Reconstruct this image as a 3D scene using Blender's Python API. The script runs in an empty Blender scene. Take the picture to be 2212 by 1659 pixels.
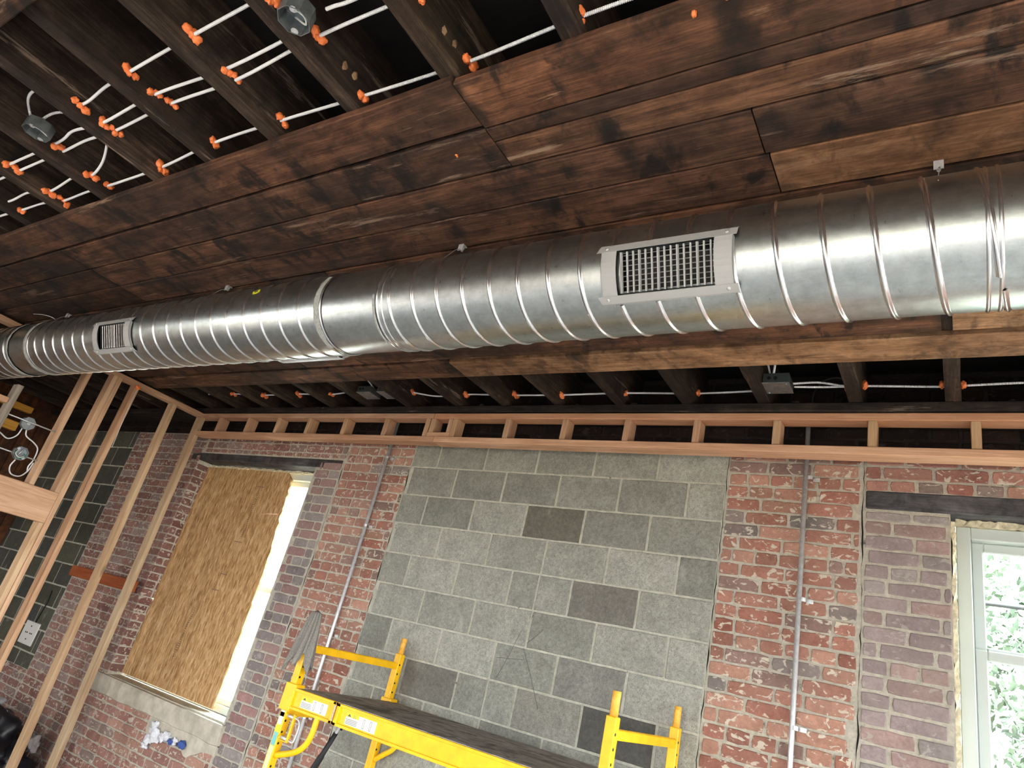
import bpy, bmesh, math, random
from math import sin, cos, pi, radians
from mathutils import Vector, Matrix, noise

random.seed(7)
scn = bpy.context.scene
COL = scn.collection
UP = 1.75            # camera height; everything below is authored relative to the lens and lifted at the end

# ------------------------------------------------------------------ camera, sky, sun, exposure
cd = bpy.data.cameras.new('camera'); cam = bpy.data.objects.new('camera', cd); COL.objects.link(cam)
cam.location = (0, 0, UP); cam.rotation_mode = 'XYZ'
cam.rotation_euler = (1.9761982, -0.22842968, 0.54136677)
cd.sensor_width = 36.0; cd.lens = 1450.307 / 2212 * 36.0; cd.clip_start = .02; cd.clip_end = 300
scn.camera = cam
scn.view_settings.view_transform = 'Standard'; scn.view_settings.look = 'None'
scn.view_settings.gamma = 1.0; scn.view_settings.use_curve_mapping = False
scn.view_settings.exposure = 3.5
scn.cycles.max_bounces = 10; scn.cycles.diffuse_bounces = 6; scn.cycles.glossy_bounces = 4
scn.cycles.transmission_bounces = 6; scn.cycles.transparent_max_bounces = 8
scn.cycles.caustics_reflective = False; scn.cycles.caustics_refractive = False
scn.cycles.sample_clamp_indirect = 6.0

wd = bpy.data.worlds.new('sky'); scn.world = wd; wd.use_nodes = True
bg = wd.node_tree.nodes['Background']
bg.inputs[0].default_value = (0.93, 0.975, 1.0, 1); bg.inputs[1].default_value = 3.2
sd = bpy.data.lights.new('sun', 'SUN'); sun = bpy.data.objects.new('sun', sd); COL.objects.link(sun)
sd.energy = 6.0; sd.angle = radians(1.0); sd.color = (1.0, .95, .86)
sun.rotation_euler = Vector((-.35, -.55, 1.0)).to_track_quat('Z', 'Y').to_euler()

def portal(name, loc, rot, sx, sy):
    l = bpy.data.lights.new(name, 'AREA'); l.shape = 'RECTANGLE'; l.size = sx; l.size_y = sy; l.energy = 1
    o = bpy.data.objects.new(name, l); COL.objects.link(o); o.location = (loc[0], loc[1], loc[2] + UP); o.rotation_euler = rot
    l.cycles.is_portal = True
REAR_Y = -4.3; RIGHT_X = 3.6
REAR_WINS = [(-3.7, -2.0), (-1.3, 0.3), (0.9, 2.5)]
LEFT_ADDED_WINS = [(-4.0, -2.6)]  # unseen opening added to bring light and the post's shadow from the left
for (a, b) in REAR_WINS: portal('window_daylight', ((a + b) / 2, REAR_Y - .02, -.15), (radians(90), 0, 0), b - a, 1.6)
for (a, b) in LEFT_ADDED_WINS: portal('window_daylight', (-9.02, (a + b) / 2, -.15), (radians(90), 0, radians(-90)), b - a, 2.5)  # portal for the added left opening
portal('window_daylight', (.42, 3.72, .12), (radians(-90), 0, 0), .95, 1.85)
portal('window_daylight', (-5.05, 3.72, .15), (radians(-90), 0, 0), 1.6, 1.8)
RIGHT_WINS = [(-3.3, -2.1), (-.6, .6), (1.6, 2.8)]
for (a, b) in RIGHT_WINS: portal('window_daylight', (RIGHT_X + .02, (a + b) / 2, -.15), (radians(90), 0, radians(90)), b - a, 1.6)

# ------------------------------------------------------------------ node helpers
class M:
    def __init__(s, name):
        s.m = bpy.data.materials.new(name); s.m.use_nodes = True
        s.nt = s.m.node_tree; s.b = s.nt.nodes['Principled BSDF']
    def n(s, t, **kw):
        x = s.nt.nodes.new('ShaderNode' + t)
        for k, v in kw.items(): setattr(x, k, v)
        return x
    def l(s, a, b): s.nt.links.new(a, b)
    def pos(s): return s.n('NewGeometry').outputs['Position']
    def mp(s, v, sc, loc=(0, 0, 0), rot=(0, 0, 0)):
        x = s.n('Mapping'); x.inputs['Scale'].default_value = sc; x.inputs['Location'].default_value = loc; x.inputs['Rotation'].default_value = rot
        s.l(v, x.inputs['Vector']); return x.outputs[0]
    def noi(s, v, sc, det=4, rough=.55, dist=0):
        x = s.n('TexNoise'); x.inputs['Scale'].default_value = sc; x.inputs['Detail'].default_value = det
        x.inputs['Roughness'].default_value = rough; x.inputs['Distortion'].default_value = dist; s.l(v, x.inputs['Vector']); return x.outputs['Fac']
    def ramp(s, f, stops, interp='LINEAR'):
        x = s.n('ValToRGB'); cr = x.color_ramp; cr.interpolation = interp
        while len(cr.elements) < len(stops): cr.elements.new(.5)
        for e, (p, c) in zip(cr.elements, stops):
            e.position = p; e.color = (c[0], c[1], c[2], 1) if not isinstance(c, (int, float)) else (c, c, c, 1)
        s.l(f, x.inputs[0]); return x.outputs[0]
    def mix(s, f, a, b, mode='MIX'):
        x = s.n('Mix', data_type='RGBA', blend_type=mode)
        for i, v in ((0, f), (6, a), (7, b)):
            if isinstance(v, (int, float)): x.inputs[i].default_value = v
            elif isinstance(v, tuple): x.inputs[i].default_value = (v[0], v[1], v[2], 1)
            else: s.l(v, x.inputs[i])
        return x.outputs[2]
    def math(s, op, a, b=0.0):
        x = s.n('Math', operation=op)
        for i, v in ((0, a), (1, b)):
            if isinstance(v, (int, float)): x.inputs[i].default_value = v
            else: s.l(v, x.inputs[i])
        return x.outputs[0]
    def bump(s, h, st=.3, d=.01):
        x = s.n('Bump'); x.inputs['Strength'].default_value = st; x.inputs['Distance'].default_value = d
        s.l(h, x.inputs['Height']); s.l(x.outputs[0], s.b.inputs['Normal'])
    def out(s, col=None, rough=.8, metal=0, spec=.3):
        if col is not None:
            if isinstance(col, tuple): s.b.inputs['Base Color'].default_value = (col[0], col[1], col[2], 1)
            else: s.l(col, s.b.inputs['Base Color'])
        if isinstance(rough, (int, float)): s.b.inputs['Roughness'].default_value = rough
        else: s.l(rough, s.b.inputs['Roughness'])
        s.b.inputs['Metallic'].default_value = metal; s.b.inputs['Specular IOR Level'].default_value = spec
        return s.m
    def rnd(s):   # position shifted by a per-object random, so every board has its own grain
        oi = s.n('ObjectInfo'); c = s.n('CombineXYZ')
        r = s.math('MULTIPLY', oi.outputs['Random'], 37.0)
        for i in range(3): s.l(r, c.inputs[i])
        v = s.n('VectorMath', operation='ADD'); s.l(s.pos(), v.inputs[0]); s.l(c.outputs[0], v.inputs[1])
        return v.outputs[0]

def wood(name, dark, mid, light, axis, stain=None, stain_amt=.5, tint=True, rough=.75, flakes=0, bump=.35, stain_sc=2.0, bands=0):
    m = M(name); p = m.rnd()
    sc = [1, 1, 1]; sc[axis] = .045
    lng = m.mp(p, tuple(sc))
    g1 = m.noi(lng, 42, 8, .72, 1.0)
    g2 = m.noi(lng, 210, 4, .7)
    sc2 = [1, 1, 1]; sc2[axis] = .22
    g3 = m.noi(m.mp(p, tuple(sc2)), 6, 3, .5, 1.5)
    g = m.math('ADD', m.math('MULTIPLY', g1, .55), m.math('ADD', m.math('MULTIPLY', g2, .2), m.math('MULTIPLY', g3, .35)))
    c = m.ramp(g, [(.40, dark), (.54, mid), (.68, light)])
    if stain:
        s1 = m.noi(m.mp(p, tuple(.45 if i == axis else 1 for i in range(3))), stain_sc, 7, .62, .6)
        f = m.ramp(s1, [(.47, 0.0), (.60, 1.0)])
        c = m.mix(m.math('MULTIPLY', f, stain_amt), c, stain)
        c = m.mix(1.0, c, m.ramp(m.noi(m.mp(p, tuple(.6 if i == axis else 1 for i in range(3)), (7, 1, 3)), 16, 7, .7, .5), [(.34, .55), (.50, 1.0), (.68, 1.55)]), 'MULTIPLY')
        s2 = m.noi(m.mp(p, tuple(1.0 if i == axis else .55 for i in range(3)), (5, 2, 1)), 8.5, 6, .62, .3)
        f2 = m.ramp(s2, [(.545, 0.0), (.64, 1.0)])
        c = m.mix(m.math('MULTIPLY', f2, min(1.0, stain_amt * 1.2)), c, (.010, .009, .009))
        nv = m.n('TexVoronoi'); nv.inputs['Scale'].default_value = 11; m.l(p, nv.inputs['Vector'])
        nf = m.ramp(nv.outputs['Distance'], [(.03, 1.0), (.07, 0.0)]); c = m.mix(m.math('MULTIPLY', nf, .7 * stain_amt), c, (.008, .007, .007))
    if bands:   # damp marks left where the boards were nailed to the joists
        sx = m.n('SeparateXYZ'); m.l(m.pos(), sx.inputs[0])
        wv = m.math('ADD', sx.outputs[0], m.math('MULTIPLY', m.noi(m.pos(), 6, 4, .6), .16))
        d = m.math('ABSOLUTE', m.math('SUBTRACT', m.math('FRACT', m.math('ADD', m.math('DIVIDE', m.math('ADD', wv, -.073), .4065), 20.5)), .5))
        bd = m.ramp(d, [(.05, 1.0), (.15, 0.0)]); pt = m.ramp(m.noi(p, 4.0, 5, .65), [(.46, 0.0), (.60, 1.0)])
        c = m.mix(m.math('MULTIPLY', m.math('MULTIPLY', bd, pt), bands), c, (.009, .009, .009))
    if flakes:
        f3 = m.ramp(m.noi(m.mp(p, tuple(.10 if i == axis else 1 for i in range(3)), (3, 5, 1)), 13, 9, .72), [(.625 - flakes * .03, 0.0), (.665 - flakes * .01, 1.0)])
        c = m.mix(m.math('MULTIPLY', f3, .7), c, (.28, .215, .165))
    kn = m.n('TexVoronoi'); kn.inputs['Scale'].default_value = 3.2; m.l(m.mp(p, tuple(.35 if i == axis else 1 for i in range(3))), kn.inputs['Vector'])
    kf = m.ramp(kn.outputs['Distance'], [(.03, 1.0), (.075, 0.0)])
    c = m.mix(m.math('MULTIPLY', kf, .6), c, tuple(x * .35 for x in dark))
    if tint:
        oi = m.n('ObjectInfo'); c = m.mix(1.0, c, oi.outputs['Color'], 'MULTIPLY')
    m.bump(m.math('ADD', g1, m.math('MULTIPLY', g2, .5)), bump, .006)
    return m.out(c, rough, 0, .25)

def plain(name, col, rough=.5, metal=0, spec=.4, var=0, vsc=20, bump=0):
    m = M(name); c = col
    if var:
        f = m.noi(m.pos(), vsc, 5, .6)
        c = m.mix(m.ramp(f, [(.35, 0.0), (.65, 1.0)]), tuple(x * (1 - var) for x in col), tuple(min(1, x * (1 + var)) for x in col))
        if bump: m.bump(f, bump, .004)
    return m.out(c, rough, metal, spec)

# old boards and joists
W_OLDX = wood('old_board_wood', (.022, .014, .010), (.070, .038, .025), (.165, .092, .055), 0, (.026, .020, .017), .75, flakes=1, bump=.5, bands=.85)
W_TANX = wood('pale_board_wood', (.16, .085, .045), (.32, .19, .105), (.48, .32, .20), 0, (.10, .06, .04), .45, flakes=.3, bump=.4, bands=.5)
W_JOIST = wood('joist_wood', (.010, .0065, .0045), (.031, .020, .014), (.090, .062, .043), 1, (.012, .008, .007), .5, flakes=.6, bump=.6)
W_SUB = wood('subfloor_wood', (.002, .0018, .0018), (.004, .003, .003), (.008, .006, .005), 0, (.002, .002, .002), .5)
W_SILL = wood('sill_wood', (.007, .006, .006), (.018, .014, .012), (.06, .042, .03), 0, (.006, .005, .005), .5, flakes=1)
W_NEWX = wood('new_lumber_x', (.40, .215, .125), (.55, .325, .20), (.68, .45, .30), 0, None, 0, bump=.12, rough=.7)
W_NEWY = wood('new_lumber_y', (.40, .215, .125), (.55, .325, .20), (.68, .45, .30), 1, None, 0, bump=.12, rough=.7)
W_NEWZ = wood('new_lumber_z', (.38, .21, .12), (.54, .33, .20), (.67, .46, .30), 2, None, 0, bump=.12, rough=.7)
W_RED = wood('red_lumber', (.22, .05, .018), (.34, .085, .03), (.42, .13, .05), 0, None, 0, bump=.1)
W_LINT = wood('lintel_wood', (.035, .032, .034), (.065, .063, .068), (.10, .098, .105), 0, (.06, .035, .025), .4)
W_BROWN = wood('brown_board_wood', (.030, .011, .004), (.080, .028, .009), (.14, .052, .017), 2, (.012, .006, .004), .55)
W_GREYZ = wood('grey_stud_wood', (.16, .13, .10), (.30, .25, .20), (.44, .39, .33), 2, None, 0, bump=.2)
W_YEL_LIT = wood('yellow_lit_lumber', (.45, .20, .03), (.70, .34, .05), (.85, .48, .10), 1, None, 0)  # light falling on this wood is put into its orange colour

def colmat(name, splot, splot_col, thr, noise_amt=.25, rough=.9, pores=0, dust=None, dust_amt=0, bump=.5):
    m = M(name); a = m.n('VertexColor', layer_name='Col').outputs[0]; p = m.pos()
    n1 = m.noi(p, 60, 5, .7); n2 = m.noi(p, 9, 4, .6)
    c = m.mix(1.0, a, m.ramp(n1, [(.3, 1 - noise_amt), (.7, 1 + noise_amt * .6)]), 'MULTIPLY')
    c = m.mix(1.0, c, m.ramp(n2, [(.3, .82), (.7, 1.12)]), 'MULTIPLY')
    if splot:
        s = m.noi(m.mp(p, (1, 1, 1.5)), 22, 5, .55, 1.0)
        f = m.ramp(s, [(thr, 0.0), (thr + .035, 1.0)])
        c = m.mix(m.math('MULTIPLY', f, splot), c, splot_col)
    if dust:
        f = m.ramp(m.noi(p, 2.2, 5, .6), [(.35, 0.0), (.7, 1.0)])
        c = m.mix(m.math('MULTIPLY', f, dust_amt), c, dust)
    if pores:
        f = m.ramp(m.noi(p, 190, 3, .8), [(.36, 1.0), (.46, 0.0)])
        c = m.mix(m.math('MULTIPLY', f, pores), c, (.12, .12, .11))
        f = m.ramp(m.noi(m.mp(p, (1, 1, .5), (4, 2, 9)), 7, 7, .7), [(.60, 0.0), (.72, 1.0)])
        c = m.mix(m.math('MULTIPLY', f, .45), c, (.52, .50, .46))
    m.bump(m.noi(p, 85, 6, .75), bump, .006)
    return m.out(c, rough, 0, .15)
B_RED = colmat('red_brick', .9, (.62, .58, .48), .572, dust=(.40, .27, .23), dust_amt=.38)
B_GREY = colmat('dusty_brick', .7, (.44, .40, .36), .60, dust=(.36, .29, .27), dust_amt=.45)
B_DARK = colmat('sooty_brick', .5, (.06, .05, .05), .60)
B_CMU = colmat('concrete_block_face', 0, (0, 0, 0), .6, .30, pores=.75, bump=1.0)
def mortarmat(name, col):
    m = M(name); p = m.pos(); n1 = m.noi(p, 40, 6, .7)
    c = m.mix(m.ramp(n1, [(.3, 0.0), (.7, 1.0)]), tuple(x * .72 for x in col), tuple(x * 1.12 for x in col))
    f = m.ramp(m.noi(p, 14, 6, .7), [(.30, 1.0), (.37, 0.0)]); c = m.mix(m.math('MULTIPLY', f, .75), c, (.05, .04, .035))
    m.bump(m.noi(p, 70, 6, .8), .9, .008); return m.out(c, .95, 0, .1)
MORT = mortarmat('mortar', (.58, .54, .45)); MORT_D = mortarmat('sooty_mortar', (.035, .03, .028)); MORT_C = mortarmat('block_mortar', (.58, .57, .48))
CONC = plain('sill_concrete', (.50, .46, .38), .9, 0, .2, .18, 12, .5)
FLOORM = plain('floor_concrete', (.50, .48, .46), .7, 0, .3, .15, 3)
PLASTER = plain('painted_masonry', (.55, .45, .40), .9, 0, .2, .12, 4)

def galv():
    m = M('galvanised_steel'); p = m.pos()
    sp = m.noi(p, 28, 6, .7); st = m.noi(m.mp(p, (9, .8, .8)), 14, 5, .65); big = m.noi(p, 4, 5, .6)
    c = m.mix(m.ramp(sp, [(.35, 0.0), (.65, 1.0)]), (.44, .475, .475), (.56, .605, .605))
    c = m.mix(m.math('MULTIPLY', m.ramp(big, [(.5, 0.0), (.75, 1.0)]), .35), c, (.42, .41, .40))
    r = m.math('ADD', m.math('MULTIPLY', sp, .14), m.math('MULTIPLY', st, .20))
    r = m.math('ADD', r, .10)
    rub = m.noi(m.mp(p, (1.0, 5, 5)), 9, 6, .7)
    c = m.mix(m.math('MULTIPLY', m.ramp(rub, [(.5, 0.0), (.66, 1.0)]), .35), c, (.33, .35, .36))
    r = m.math('ADD', r, m.math('MULTIPLY', rub, .10))
    m.bump(m.math('ADD', m.math('MULTIPLY', st, .12), m.math('MULTIPLY', m.noi(p, 3.0, 2, .5), 1.5)), .06, .01)
    return m.out(c, r, 1.0, .5)
GALV = galv()
GALV2 = plain('galvanised_ridge', (.74, .76, .78), .24, 1.0)
CHROME = plain('zinc_steel', (.62, .64, .66), .38, .45, .5, .12, 60)
BOXM = plain('box_steel', (.30, .33, .34), .42, .85, .5, .2, 30)
BOXSHADE = plain('box_steel_shaded', (.10, .12, .12), .5, .7)  # sides of the square boxes: their shade is put into a darker steel
ARMOR = plain('armoured_cable_aluminium', (.80, .80, .82), .5, .15, .5)
PUTTY = plain('orange_firestop_putty', (.95, .24, .07), .45, 0, .45, .1, 40)
REGM = plain('register_grey_paint', (.42, .43, .43), .45, 0, .4)
REG_DARK = plain('duct_inner_dark', (.03, .03, .03), .7)
BLADE = plain('damper_blade_steel', (.5, .48, .46), .35, .9, .5, .2, 50)
YEL = plain('yellow_powder_paint', (.90, .50, .006), .42, 0, .4, .10, 14)
YEL2 = plain('yellow_pin_paint', (.85, .43, .06), .5, 0, .4, .15, 60)
BLACK = plain('black_rubber', (.012, .013, .015), .55)
HOLE = plain('hole_black', (.004, .004, .004), .9)
WHITE = plain('white_label', (.78, .76, .70), .5)
INK = plain('label_ink', (.10, .10, .10), .6)
TEAL = plain('teal_label', (.16, .46, .46), .5)
BEIGE = plain('faded_label', (.80, .60, .34), .6, 0, .3, .12, 60)
VINYL = plain('white_vinyl', (.50, .55, .53), .4, 0, .4)
FOAM = plain('spray_foam', (.62, .56, .40), .9, 0, .2, .25, 50, .8)
TOWEL = plain('grey_terry_cloth', (.24, .225, .20), 1.0, 0, .05, .3, 220, 1.0)
PLY = wood('deck_plywood', (.30, .28, .26), (.42, .39, .36), (.54, .50, .46), 0, (.24, .215, .20), .5, tint=False, bump=.3)
BAGM = plain('black_bag_plastic', (.010, .010, .014), .38, 0, .5, .4, 30)
CLOTHW = plain('pale_cloth', (.55, .55, .58), .9, 0, .2, .1, 30)
PLASTW = plain('white_plastic', (.80, .80, .76), .45)
SMEAR = plain('white_plastic_scrap', (.75, .76, .80), .8, 0, .2, .15, 80)
BLUEM = plain('blue_plastic_scrap', (.05, .10, .35), .6)
GREENW = plain('green_wire', (.02, .30, .14), .4)
YSTK = plain('yellow_sticker', (.85, .80, .03), .5)
LEAF = plain('leaf_green', (.13, .17, .12), .6, 0, .3, .5, 1.5)
BARK = plain('bark_brown', (.14, .09, .06), .9, 0, .2, .3, 8)
GRASS = plain('gravel_ground', (.15, .14, .12), .95, 0, .1, .3, 3)
SIDING = plain('pale_siding', (.22, .26, .30), .8); WBACK = plain('white_backdrop', (.82, .84, .86), .8)
def osb():
    m = M('strand_board'); p = m.pos(); c = None
    vs = []
    for i, (ang, sx) in enumerate(((.25, 1), (-.35, 1), (.9, 1))):
        q = m.mp(p, (30, 1, 6), (i * 3, 0, i), (0, ang, 0))
        v = m.n('TexVoronoi'); v.inputs['Scale'].default_value = 2.9; m.l(q, v.inputs['Vector']); vs.append(v.outputs['Color'])
    x = m.mix(.5, vs[0], vs[1]); x = m.mix(.33, x, vs[2])
    bw = m.n('RGBToBW'); m.l(x, bw.inputs[0])
    c = m.ramp(bw.outputs[0], [(.25, (.30, .155, .055)), (.5, (.52, .31, .14)), (.75, (.66, .45, .25))])
    f = m.ramp(m.noi(m.mp(p, (3, 1, 1), (0, 0, 0), (0, .3, 0)), 34, 4, .7), [(.60, 0.0), (.66, 1.0)])
    c = m.mix(m.math('MULTIPLY', f, .55), c, (.20, .10, .035))
    m.bump(bw.outputs[0], .3, .003)
    return m.out(c, .75, 0, .25)
OSB = osb()
def glass():
    m = M('window_glass'); nt = m.nt
    t = m.n('BsdfTransparent'); t.inputs[0].default_value = (.93, .97, .96, 1); g = m.n('BsdfGlossy'); g.inputs['Roughness'].default_value = .02
    fr = m.n('LayerWeight'); fr.inputs[0].default_value = .5; mx = m.n('MixShader')
    fc = m.math('ADD', m.math('MULTIPLY', m.math('POWER', fr.outputs['Facing'], 4.0), .5), .04)
    m.l(fc, mx.inputs[0]); m.l(t.outputs[0], mx.inputs[1]); m.l(g.outputs[0], mx.inputs[2])
    m.l(mx.outputs[0], nt.nodes['Material Output'].inputs['Surface']); return m.m
GLASS = glass()

# ------------------------------------------------------------------ mesh helpers
class G:
    """collects geometry (vertices, faces, optional per-face colours) for ONE mesh"""
    def __init__(s): s.v = []; s.f = []; s.c = []; s.hascol = False; s.smooth = set()
    def add(s, vs, fs, col=None, smooth=False):
        o = len(s.v); s.v += [tuple(v) for v in vs]
        for f in fs:
            if smooth: s.smooth.add(len(s.f))
            s.f.append([o + i for i in f]); s.c.append(col or (1, 1, 1))
        if col: s.hascol = True
        return s
    def box(s, x0, x1, y0, y1, z0, z1, b=0.0, col=None):
        if b > 0:
            vs = []; 
            for sx, x in ((1, x0), (-1, x1)):
                for sy, y in ((1, y0), (-1, y1)):
                    for sz, z in ((1, z0), (-1, z1)):
                        vs += [(x + sx * b, y + sy * b, z), (x + sx * b, y, z + sz * b), (x, y + sy * b, z + sz * b)]
            bm = bmesh.new()
            for v in vs: bm.verts.new(v)
            r = bmesh.ops.convex_hull(bm, input=bm.verts); bm.verts.index_update()
            bmesh.ops.dissolve_limit(bm, angle_limit=.02, verts=bm.verts, edges=bm.edges); bm.verts.index_update(); bm.faces.ensure_lookup_table()
            s.add([v.co for v in bm.verts], [[v.index for v in f.verts] for f in bm.faces], col); bm.free()
            return s
        vs = [(x, y, z) for x in (x0, x1) for y in (y0, y1) for z in (z0, z1)]
        return s.add(vs, [(0, 1, 3, 2), (4, 6, 7, 5), (0, 4, 5, 1), (2, 3, 7, 6), (0, 2, 6, 4), (1, 5, 7, 3)], col)
    def obox(s, mat, hx, hy, hz, b=0):
        g = G().box(-hx, hx, -hy, hy, -hz, hz, b); return s.add([mat @ Vector(v) for v in g.v], g.f)
    def tube(s, pts, r, n=10, caps=True, smooth=True):
        pts = [Vector(p) for p in pts]; N = len(pts); rs = r if isinstance(r, (list, tuple)) else [r] * N
        t0 = (pts[1] - pts[0]).normalized(); a = Vector((0, 0, 1)) if abs(t0.z) < .9 else Vector((1, 0, 0))
        u = t0.cross(a).normalized(); vs = []; prev = t0
        for i, p in enumerate(pts):
            t = (pts[min(i + 1, N - 1)] - pts[max(i - 1, 0)]).normalized()
            q = prev.rotation_difference(t); u = (q @ u).normalized(); prev = t; w = t.cross(u)
            vs += [p + (u * cos(2 * pi * k / n) + w * sin(2 * pi * k / n)) * rs[i] for k in range(n)]
        fs = [(i * n + k, i * n + (k + 1) % n, (i + 1) * n + (k + 1) % n, (i + 1) * n + k) for i in range(N - 1) for k in range(n)]
        s.add(vs, fs, None, smooth)
        if caps:
            o = len(s.v) - len(vs); s.f.append([o + k for k in range(n)][::-1]); s.c.append((1, 1, 1)); s.f.append([o + (N - 1) * n + k for k in range(n)]); s.c.append((1, 1, 1))
        return s
    def build(s, name, mat, parent=None, origin=None, color=None):
        me = bpy.data.meshes.new(name)
        if parent is not None: org = parent.location.copy() if origin is None else Vector(origin)
        elif origin is None:
            xs = [v[0] for v in s.v]; ys = [v[1] for v in s.v]; zs = [v[2] for v in s.v]
            org = Vector(((min(xs) + max(xs)) / 2, (min(ys) + max(ys)) / 2, min(zs)))
        else: org = Vector(origin)
        base = WORLD.get(parent.name) if parent is not None else None
        if base is not None: org = base
        me.from_pydata([tuple(Vector(v) - org) for v in s.v], [], s.f); me.validate()
        if s.hascol:
            ca = me.color_attributes.new('Col', 'FLOAT_COLOR', 'CORNER'); k = 0; buf = []
            for p, c in zip(me.polygons, s.c): buf += [c[0], c[1], c[2], 1.0] * p.loop_total
            ca.data.foreach_set('color', buf)
        for i in s.smooth:
            if i < len(me.polygons): me.polygons[i].use_smooth = True
        me.materials.append(mat)
        bm = bmesh.new(); bm.from_mesh(me); bmesh.ops.recalc_face_normals(bm, faces=bm.faces); bm.to_mesh(me); bm.free()
        o = bpy.data.objects.new(name, me); COL.objects.link(o)
        if parent is not None: o.parent = parent; WORLD[o.name] = org
        else: o.location = org; WORLD[o.name] = org
        if color: o.color = (color[0], color[1], color[2], 1)
        return o
WORLD = {}
def empty(name, loc):
    o = bpy.data.objects.new(name, None); o.empty_display_size = .05; COL.objects.link(o); o.location = loc; WORLD[o.name] = Vector(loc); return o
def tag(o, label, cat, group=None, kind=None):
    o['label'] = label; o['category'] = cat
    if group: o['group'] = group
    if kind: o['kind'] = kind
    return o
def struct(o): o['kind'] = 'structure'; return o
ORD = ['first', 'second', 'third', 'fourth', 'fifth', 'sixth', 'seventh', 'eighth', 'ninth', 'tenth', 'eleventh', 'twelfth', 'thirteenth', 'fourteenth', 'fifteenth', 'sixteenth', 'seventeenth', 'eighteenth', 'nineteenth', 'twentieth', 'twenty-first', 'twenty-second', 'twenty-third']
def curve(pts, n=8):   # Catmull-Rom through points
    P = [Vector(p) for p in pts]; P = [2 * P[0] - P[1]] + P + [2 * P[-1] - P[-2]]; out = []
    for i in range(1, len(P) - 2):
        for k in range(n):
            t = k / n; a, b, c, d = P[i - 1], P[i], P[i + 1], P[i + 2]
            out.append(.5 * ((2 * b) + (-a + c) * t + (2 * a - 5 * b + 4 * c - d) * t * t + (-a + 3 * b - 3 * c + d) * t ** 3))
    out.append(P[-2]); return out

# ------------------------------------------------------------------ masonry
WY = 3.462      # front of the brick wall
def bricks(g, rect, plane, pal, seed, bl=.203, bh=.0677, joint=.010, z0=1.153, jit=.0026, headers=True, rows=None, jagL=0, jagR=0, dep=.006, colf=None):
    """rect = (u0, u1, z0, z1); plane(u, v, w) -> xyz with w outward from the mortar bed"""
    rn = random.Random(seed); u0, u1, za, zb = rect
    k0 = int(math.floor((za - z0) / bh)) - 1; k1 = int(math.ceil((zb - z0) / bh)) + 1
    for k in range(k0, k1):
        b0, b1 = z0 + k * bh + joint * .5, z0 + (k + 1) * bh - joint * .5
        b0, b1 = max(b0, za), min(b1, zb)
        if b1 - b0 < bh * .35: continue
        if rows is not None: edges = rows(k)
        else:
            L = bl if not (headers and k % 6 == 0) else bl * .5
            u = u0 - L * ((k % 2) * .5 + rn.random() * .25); edges = []
            while u < u1 + L: edges.append(u); u += (L if rn.random() > .06 else L * .55) + joint
        a0 = u0 + (rn.random() * jagL); a1 = u1 - rn.random() * jagR
        for e0, e1 in zip(edges[:-1], edges[1:]):
            p, q = max(e0 + joint * .5, a0), min(e1 - joint * .5, a1)
            if q - p < .022: continue
            nu = max(2, int((q - p) / .045)); nv = 2 if bh < .1 else 5
            ring = [(p + (q - p) * i / nu, b0) for i in range(nu)] + [(q, b0 + (b1 - b0) * i / nv) for i in range(nv)] + \
                   [(q - (q - p) * i / nu, b1) for i in range(nu)] + [(p, b1 - (b1 - b0) * i / nv) for i in range(nv)]
            cx, cz = (p + q) / 2, (b0 + b1) / 2
            ring = [(a + rn.uniform(-jit, jit) + (cx - a) * .012, b + rn.uniform(-jit, jit)) for a, b in ring]
            cr = []   # round the corners
            for (a, b) in ring:
                if abs(abs(a - cx) - (q - p) / 2) < .006 and abs(abs(b - cz) - (b1 - b0) / 2) < .006 and bh < .1: a += (cx - a) / abs(cx - a) * .003; b += (cz - b) / abs(cz - b) * .0025
                cr.append((a, b))
            d = dep + rn.uniform(-.0025, .003) * (1 if bh < .1 else .4); n = len(cr); ins = .0035
            vs = [plane(a, b, -.004) for a, b in cr] + [plane(a, b, d - .003) for a, b in cr] + \
                 [plane(a + (ins if a < cx else -ins), b + (ins if b < cz else -ins), d) for a, b in cr]
            fs = [(i, (i + 1) % n, n + (i + 1) % n, n + i) for i in range(n)] + [(n + i, n + (i + 1) % n, 2 * n + (i + 1) % n, 2 * n + i) for i in range(n)] + [tuple(range(2 * n, 3 * n))]
            c = colf(k, cx, rn) if colf else None
            if c is None:
                c = rn.choices([x[0] for x in pal], [x[1] for x in pal])[0]
            w = rn.uniform(.8, 1.2); g.add(vs, fs, (c[0] * w, c[1] * w, c[2] * w))
front = lambda u, v, w: (u, WY + .004 - w, v)
RED = [((.36, .165, .12), 4), ((.31, .125, .09), 3), ((.41, .22, .16), 3), ((.25, .16, .14), 1), ((.20, .18, .17), .5)]
REDP = [((.38, .19, .15), 4), ((.34, .15, .12), 3), ((.43, .24, .18), 2), ((.26, .20, .18), .8)]
GREYP = [((.21, .18, .18), 4), ((.30, .17, .16), 3), ((.28, .25, .24), 3), ((.34, .19, .18), 2)]
DUSK = [((.33, .17, .14), 4), ((.27, .13, .11), 3), ((.30, .22, .20), 2)]
SOOT = [((.016, .011, .010), 3), ((.024, .015, .013), 2)]

Z0 = -UP
def wallbed(name, rects, mat, y0=WY + .004, y1=WY + .30):
    g = G()
    for (a, b, c, d) in rects: g.box(a, b, y0, y1, c, d)
    return g
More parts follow.
